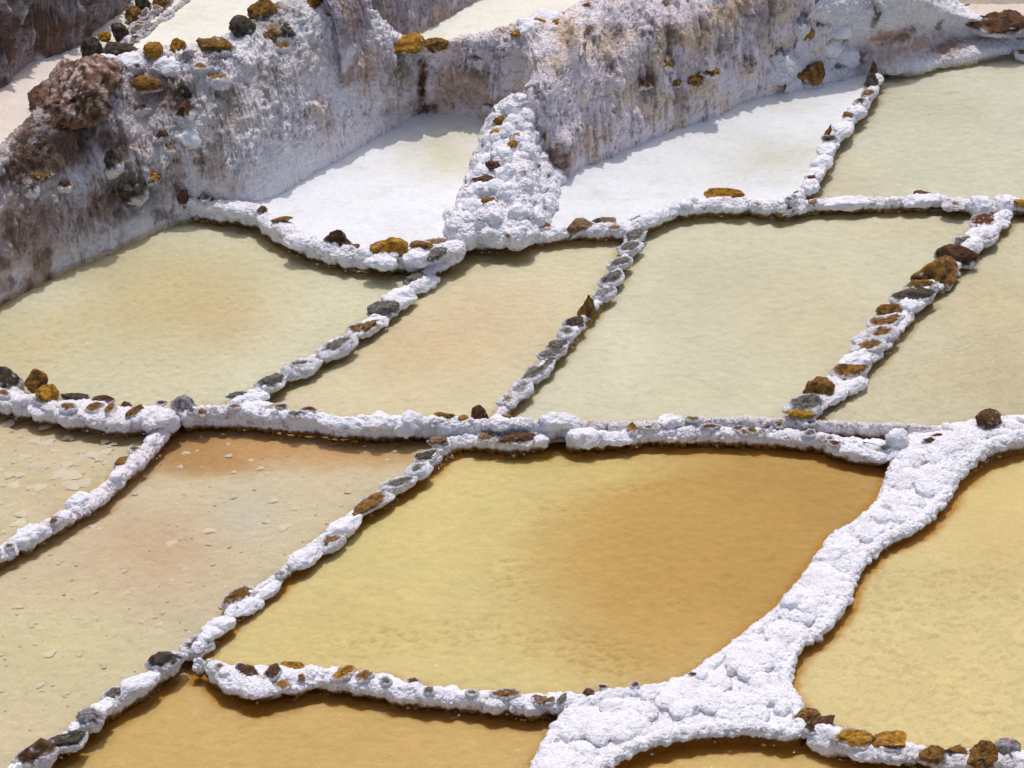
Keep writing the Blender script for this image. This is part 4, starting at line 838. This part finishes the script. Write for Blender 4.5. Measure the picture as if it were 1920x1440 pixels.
def bank_skin():
    zt = Z14 + .085
    poly = [tuple(at(x, y, zt)[:2]) for x, y in BK]
    c = [(p[0], p[1]) for p in poly]
    # prism core
    bm = bmesh.new(); n = len(c)
    vb = [bm.verts.new((x, y, Z17 - .06)) for x, y in c]; vt = [bm.verts.new((x, y, zt - .055)) for x, y in c]
    for i in range(n):
        j = (i + 1) % n; bm.faces.new([vb[i], vb[j], vt[j], vt[i]])
    bm.faces.new(vt); bm.faces.new(vb[::-1]); bmesh.ops.recalc_face_normals(bm, faces=bm.faces[:]); bmesh.ops.triangulate(bm, faces=bm.faces[:]); bm.verts.index_update()
    pcs = [(np.array([v.co[:] for v in bm.verts]), [[v.index for v in f.verts] for f in bm.faces])]; bm.free()
    rg = random.Random(5)
    ring = resample(c + [c[0]], .036)
    for i, (x, y) in enumerate(ring):                        # beads and lips along the rim
        a = ring[(i + 1) % len(ring)] - ring[i - 1]; an = math.atan2(a[1], a[0])
        s = rg.uniform(.020, .036); ox, oy = math.sin(an) * .028, -math.cos(an) * .028
        pcs.append(lump((x + rg.uniform(-.012, .012), y + rg.uniform(-.012, .012), zt - .06 + rg.uniform(-.014, .016)), (s, s, s), an, 1))
        for q in (1, -1): s = rg.uniform(.016, .027); pcs.append(lump((x + q * ox + rg.uniform(-.01, .01), y + q * oy + rg.uniform(-.01, .01), zt - .07 + rg.uniform(-.02, .014)), (s, s, s), an, 0))
        if i % 2 == 0: pcs.append(lump((x, y, zt - .055), (.07, .045, .040), an))
    xs = [p[0] for p in poly]; ys = [p[1] for p in poly]
    for k in range(2600):                                    # thick snow like top, a few proud lumps
        x, y = rg.uniform(min(xs), max(xs)), rg.uniform(min(ys), max(ys))
        if not inside(np.array([x]), np.array([y]), poly)[0]: continue
        d = edge_dist(np.array([[x, y]]), poly)[0]
        big = rg.random() < .05
        r = rg.uniform(.03, .05) if big else rg.uniform(.07, .14); r = min(r, max(d * 1.1, .03))
        pcs.append(lump((x, y, zt - .055 + min(d, .15) * .20), (r, r * rg.uniform(.6, 1), .042 if big else .032), rg.uniform(0, 3.1), 0))
    yA, yB = at(1700, 915, zt)[1], at(1700, 820, zt)[1]
    for i, (v, f) in enumerate(pcs):
        v[:, 2] += .075 * sstep(v[:, 1] + .0 * v[:, 0], yA, yB) * (v[:, 2] > -.1)
    co, F = remesh(pcs, .008)
    def zl(P): return np.where(P[:, 0] + .55 * P[:, 1] > .2, Z15, Z17)
    return crust_finish(co, F, 'salt_crust', bank, zl, 530, 1.0, .1)
_bk = vco(bank_skin())
stones(bank, Z14 + .09, skin=_bk, L=[(1733, 826, 1752, 820, 6, 'brown', dict(salt=.2)), (1750, 817, 1768, 813, 4, 'red', dict(salt=.2)), (1534, 1048, 1590, 1030, 20, W_, dict(h=.07)), (1470, 1134, 1516, 1116, 19, W_, dict(h=.07)), (1500, 1140, 1512, 1136, 8, W_),
    (1091, 1303, 1111, 1293, 9, 'brown', dict(salt=.3)), (1123, 1288, 1135, 1286, 4, 'red', {}), (1188, 1284, 1194, 1282, 4, 'red', {}), (1310, 1268, 1325, 1264, 6, W_, {}), (1295, 1263, 1306, 1262, 4, 'red', dict(salt=.3))])

# ------------------------------------------------------------------ single boulders and small things
def boulder(label, group, F_or_z, px, py, wpx, hpx, kind, sink=.3, **kw):
    _seed[0] += 1
    if isinstance(F_or_z, Face): c, n = F_or_z.find(px, py)
    else: c = at(px, py, F_or_z)
    k = ppm(c); a = wpx / k; h = hpx / k / (_cp * .9) * .8
    b = kw.pop('depth', a * .8)
    c = np.array(c) + np.array([0, 0, h * (0.15 if isinstance(F_or_z, Face) else .5)])
    o = rock_mesh((0, 0, 0), a, b, h, kw.pop('ang', 0), kind, _seed[0], sub=kw.pop('sub', 4), name='boulder', **kw)
    o.location = c; tag(o, label, 'boulder', group); return o
G1 = 'loose boulders on the top edges of the walls'
boulder('round frosted purple grey boulder between two white dividers on the left', None, Z13 + .10, 345, 775, 22, 23, 'frost', cuts=3, salt=.35)
boulder('round white salt coated stone wedged between the channel bank and the broad bank', None, ZCH + .05, 1679, 834, 19, 20, 'white', cuts=2)
boulder('dark brown stone on the upper rim of the white bank near the right edge', None, Z11 + .04, 1850, 790, 27, 13, 'brown', cuts=5, salt=.05, ang=.35, depth=.10)
boulder('dark grey mossy boulder touching the left edge of the photo above the white divider', None, Z8 + .02, 14, 722, 27, 21, 'dark', salt=.15, cuts=8)
boulder('upright ochre boulder second from the left edge on the white divider', None, Z8 + .03, 67, 728, 24, 23, 'ochre', salt=.05, cuts=8, ang=.4)
boulder('flatter golden ochre boulder leaning behind the white divider on the left', None, Z8 + .05, 92, 745, 24, 15, 'gold', salt=.1, cuts=7)
boulder('large shaggy brown earth clump overhanging the pinkish path at the upper left', None, FL, 138, 195, 80, 56, 'shag', salt=.0, spiky=.55, cuts=8, sub=5, depth=.30)
boulder('knobbly dark brown knob on top of the shaggy earth clump', None, FL, 92, 135, 26, 16, 'brown', spiky=1.0, salt=.1)
boulder('pale woolly lump capping the shaggy earth clump', None, FL, 175, 150, 52, 30, 'shag', spiky=.5, salt=.0, depth=.20)
boulder('tall square topped dark brown block in the upper left rock pile', G1, Z1 + .02, 228, 78, 17, 26, 'dark', cuts=10, salt=.0, flat=.25)
boulder('dark grey rock at the left end of the upper left rock pile', G1, Z1 + .03, 174, 105, 19, 22, 'dark', salt=.05)
boulder('low black rubble rock at the foot of the square brown block', G1, Z1 + .02, 226, 102, 36, 13, 'dark', spiky=.4, salt=.05)
boulder('small golden stone wedged beside the square brown block', G1, Z1 + .08, 197, 75, 13, 10, 'gold', salt=0)
boulder('golden brown rock leaning behind the square brown block', G1, Z1 + .05, 250, 32, 17, 12, 'ochre', salt=0)
boulder('dark upright rock at the top edge of the photo in the upper left', G1, Z1 + .05, 270, 16, 15, 18, 'dark', salt=.0)
boulder('amber brown rock at the top edge beside the upper left pan', G1, Z1 + .05, 300, 8, 16, 12, 'ochre', salt=.0)
boulder('round golden stone with cracks on the wall top, right of the rock pile', G1, FL, 284, 98, 21, 17, 'gold', salt=.05)
boulder('small golden stone on the wall top, second right of the rock pile', G1, FL, 332, 90, 16, 14, 'gold', salt=.05)
boulder('wide flat rusty stone on a white salt base on the wall top', G1, FL, 400, 86, 33, 13, 'ochre', salt=.1, spiky=.4)
boulder('black rock at the corner of the upper left pan', G1, FM, 449, 52, 29, 19, 'dark', salt=0)
boulder('big mossy ochre boulder behind the black rock', G1, FM, 490, 28, 31, 22, 'ochre', salt=.08)
boulder('long orange slab at the left corner of the top middle pan', G1, FR, 762, 84, 34, 13, 'gold', salt=0, cuts=8)
boulder('orange brown block beside the long orange slab', G1, FR, 816, 84, 23, 16, 'ochre', salt=0, cuts=8)
boulder('brown earth bank in the top right corner', None, Z4, 1880, 48, 60, 16, 'brown', salt=.12, spiky=.7, depth=.2)
boulder('smooth pinkish grey rock at the top edge on the right', None, Z4, 1765, 32, 34, 22, 'tan', salt=.4, depth=.16)
boulder('white and ochre stone at the right edge behind the upper right pan', None, Z7, 1922, 108, 16, 10, 'ring', salt=.6)

bund('rubbly salt ridge under the upper left rock pile', [(150, 118), (185, 112), (230, 112), (262, 104), (300, 100)], Z1 - .1, Z1 + .05, .09, -9, 519, auto=.8, voxel=.01, tint=((150, 130, 116), .5))
bund('dark rocky ridge running up from the square brown block to the top edge', [(232, 88), (250, 55), (280, 25), (310, -8), (360, -60)], Z1 - .1, Z1 + .06, .08, -9, 520, auto=.9, voxel=.01, tint=((120, 96, 74), .6))
def twig(label, cat, name, pts, r, color):
    bm = bmesh.new(); P = catmull(np.array(pts, float), 14); vs = []
    for i, p in enumerate(P):
        t = P[min(i + 1, 13)] - P[max(i - 1, 0)]; t /= np.linalg.norm(t); s = np.cross(t, (0, 0, 1)); s /= np.linalg.norm(s) + 1e-9; u = np.cross(s, t)
        rr = r * (1.1 - .5 * i / 13) * (1 + .15 * math.sin(i * 2.3))
        vs.append([p + rr * (math.cos(a) * s + math.sin(a) * u) for a in np.linspace(0, 2 * math.pi, 7)[:-1]])
    co = np.array(vs).reshape(-1, 3); F = []
    for i in range(13):
        for k in range(6): F.append((i * 6 + k, i * 6 + (k + 1) % 6, (i + 1) * 6 + (k + 1) % 6, (i + 1) * 6 + k))
    F.append((0, 5, 4, 3)); F.append((0, 3, 2, 1)); b = 78; F.append((b, b + 1, b + 2, b + 3)); F.append((b, b + 3, b + 4, b + 5))
    o = mesh_from(name, co, np.array(F), M_WOOD, np.tile(lin(color), (len(co), 1)), wet=np.ones(len(co)))
    tag(o, label, cat)
twig('dry brown stick lying on the pinkish floor in the top right', 'stick', 'stick', [at(1786, 16, Z4 + .02), at(1800, 12, Z4 + .03), at(1818, 8, Z4 + .035)], .010, (92, 70, 44))
twig('thin dark curved twig on the white channel bank near the round white stone', 'twig', 'twig', [at(1618, 829, ZCH + .10), at(1640, 833, ZCH + .115), at(1662, 843, ZCH + .09)], .003, (50, 42, 40))

# ------------------------------------------------------------------ bed blended to amber and set a little deeper near every wall foot
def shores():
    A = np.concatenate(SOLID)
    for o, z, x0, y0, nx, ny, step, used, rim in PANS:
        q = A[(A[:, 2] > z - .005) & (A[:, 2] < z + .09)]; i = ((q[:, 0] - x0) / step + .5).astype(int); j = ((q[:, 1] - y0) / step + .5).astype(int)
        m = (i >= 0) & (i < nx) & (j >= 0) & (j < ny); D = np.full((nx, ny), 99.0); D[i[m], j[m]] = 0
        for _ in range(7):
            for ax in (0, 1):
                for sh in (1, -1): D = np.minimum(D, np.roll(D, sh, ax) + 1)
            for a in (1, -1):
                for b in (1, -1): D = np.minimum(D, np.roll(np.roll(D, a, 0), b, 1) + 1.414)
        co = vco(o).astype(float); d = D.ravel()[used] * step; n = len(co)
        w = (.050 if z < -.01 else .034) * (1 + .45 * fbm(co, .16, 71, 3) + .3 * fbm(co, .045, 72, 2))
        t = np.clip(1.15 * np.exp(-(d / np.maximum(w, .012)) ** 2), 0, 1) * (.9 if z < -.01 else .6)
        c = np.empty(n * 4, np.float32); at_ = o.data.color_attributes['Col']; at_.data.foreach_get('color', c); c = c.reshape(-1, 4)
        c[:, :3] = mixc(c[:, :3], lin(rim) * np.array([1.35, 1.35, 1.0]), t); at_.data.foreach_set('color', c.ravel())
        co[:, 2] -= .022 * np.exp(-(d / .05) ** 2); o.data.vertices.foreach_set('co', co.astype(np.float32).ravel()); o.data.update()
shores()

# ------------------------------------------------------------------ crumbs of salt along the waterline
def crumbs():
    bm = bmesh.new(); bmesh.ops.create_icosphere(bm, subdivisions=1, radius=1.0); v0 = np.array([x.co[:] for x in bm.verts]); f0 = np.array([[y.index for y in x.verts] for x in bm.faces]); bm.free()
    rg = np.random.RandomState(21); V = []; F = []; C = []; n = 0
    for co, N, zl in CRUMBS:
        if zl[0] < -5: continue
        p = sstep(fbm(co, .30, 88, 3), -.05, .45)                       # gathers in some stretches, leaves others clean
        pick = np.where(rg.rand(len(co)) < .11 * p + .004)[0]
        for i in pick:
            r = .004 + .008 * rg.rand() ** 2; q = co[i] + N[i] * np.array([1, 1, 0]) * rg.uniform(0, .03) ; q[2] = zl[i] - rg.uniform(.0, .012)
            v = v0 * r * rg.uniform(.6, 1.3, 3) * np.array([1.2, 1, .7]) + rg.normal(size=v0.shape) * r * .15 + q
            V.append(v); F.append(f0 + n); n += len(v0); c = [lin((232, 222, 216)), lin((206, 176, 140)), lin((170, 132, 84))][rg.choice(3, p=[.45, .3, .25])]; C.append(np.tile(c, (len(v0), 1)))
    o = mesh_from('salt_crumbs', np.concatenate(V), np.concatenate(F), M_FLAKE, np.concatenate(C), wet=np.ones(n))
    tag(o, 'pinkish salt crumbs gathered along the foot of the dividers', 'salt crumbs', kind='stuff'); print('crumbs', len(V))
crumbs()

# ------------------------------------------------------------------ flakes of salt lying on the brine
def flakes(parent_label, z, poly_px, n, smin, smax, col, seed, bias=None):
    poly = [tuple(at(x, y, z)[:2]) for x, y in poly_px]; xs = [p[0] for p in poly]; ys = [p[1] for p in poly]
    rg = random.Random(seed); V = []; F = []; C = []; z = z - .027
    for _ in range(n):
        x, y = rg.uniform(min(xs), max(xs)), rg.uniform(min(ys), max(ys))
        if not inside(np.array([x]), np.array([y]), poly)[0]: continue
        s = smin + (smax - smin) * rg.random() ** 3; k = rg.randint(10, 13); an = rg.uniform(0, 6.28); el = rg.uniform(1.0, 1.7)
        b = len(V); cc = lin(col) * rg.uniform(.92, 1.05); th = .004 + .03 * s
        V.append((x, y, z + th)); C.append(cc)
        for ring, (q, hz) in enumerate(((.7, th), (1.0, -.001))):
            for i in range(k):
                a = i / k * 6.283; r = s * q * (1 + .22 * math.sin(3 * a + an * 3) + rg.uniform(-.10, .10))
                dx, dy = r * math.cos(a) * el, r * math.sin(a)
                V.append((x + dx * math.cos(an * .12) - dy * math.sin(an * .12), y + dx * math.sin(an * .12) + dy * math.cos(an * .12), z + hz)); C.append(cc)
        for i in range(k):
            j = (i + 1) % k; F.append((b, b + 1 + i, b + 1 + j, b)); F.append((b + 1 + i, b + 1 + k + i, b + 1 + k + j, b + 1 + j))
    V = np.array(V); F = np.array(F); tri = F[F[:, 0] == F[:, 3]][:, :3]; quad = F[F[:, 0] != F[:, 3]]
    T = np.concatenate([tri, quad[:, [0, 1, 2]], quad[:, [0, 2, 3]]])
    o = mesh_from('salt_flakes', V, T, M_FLAKE, np.array(C) * .86, wet=np.ones(len(V)))
    tag(o, parent_label, 'salt flakes', kind='stuff')
flakes('pale salt flakes floating on the small pan at the left edge', Z12, [(-200, 760), (0, 775), (250, 825), (230, 860), (150, 930), (0, 1010), (-200, 1060)], 330, .008, .055, (224, 214, 192), 1)
flakes('small salt flakes scattered over the long pinkish pan', Z13, [(-100, 1130), (20, 1050), (320, 840), (400, 800), (800, 840), (600, 990), (400, 1150), (330, 1210), (100, 1350), (-100, 1450)], 480, .005, .034, (222, 209, 186), 2)
flakes('tiny salt flakes on the speckled pan at the right edge', Z11, [(1600, 780), (1700, 620), (1900, 440), (2000, 420), (2000, 800)], 420, .005, .022, (220, 213, 190), 3)
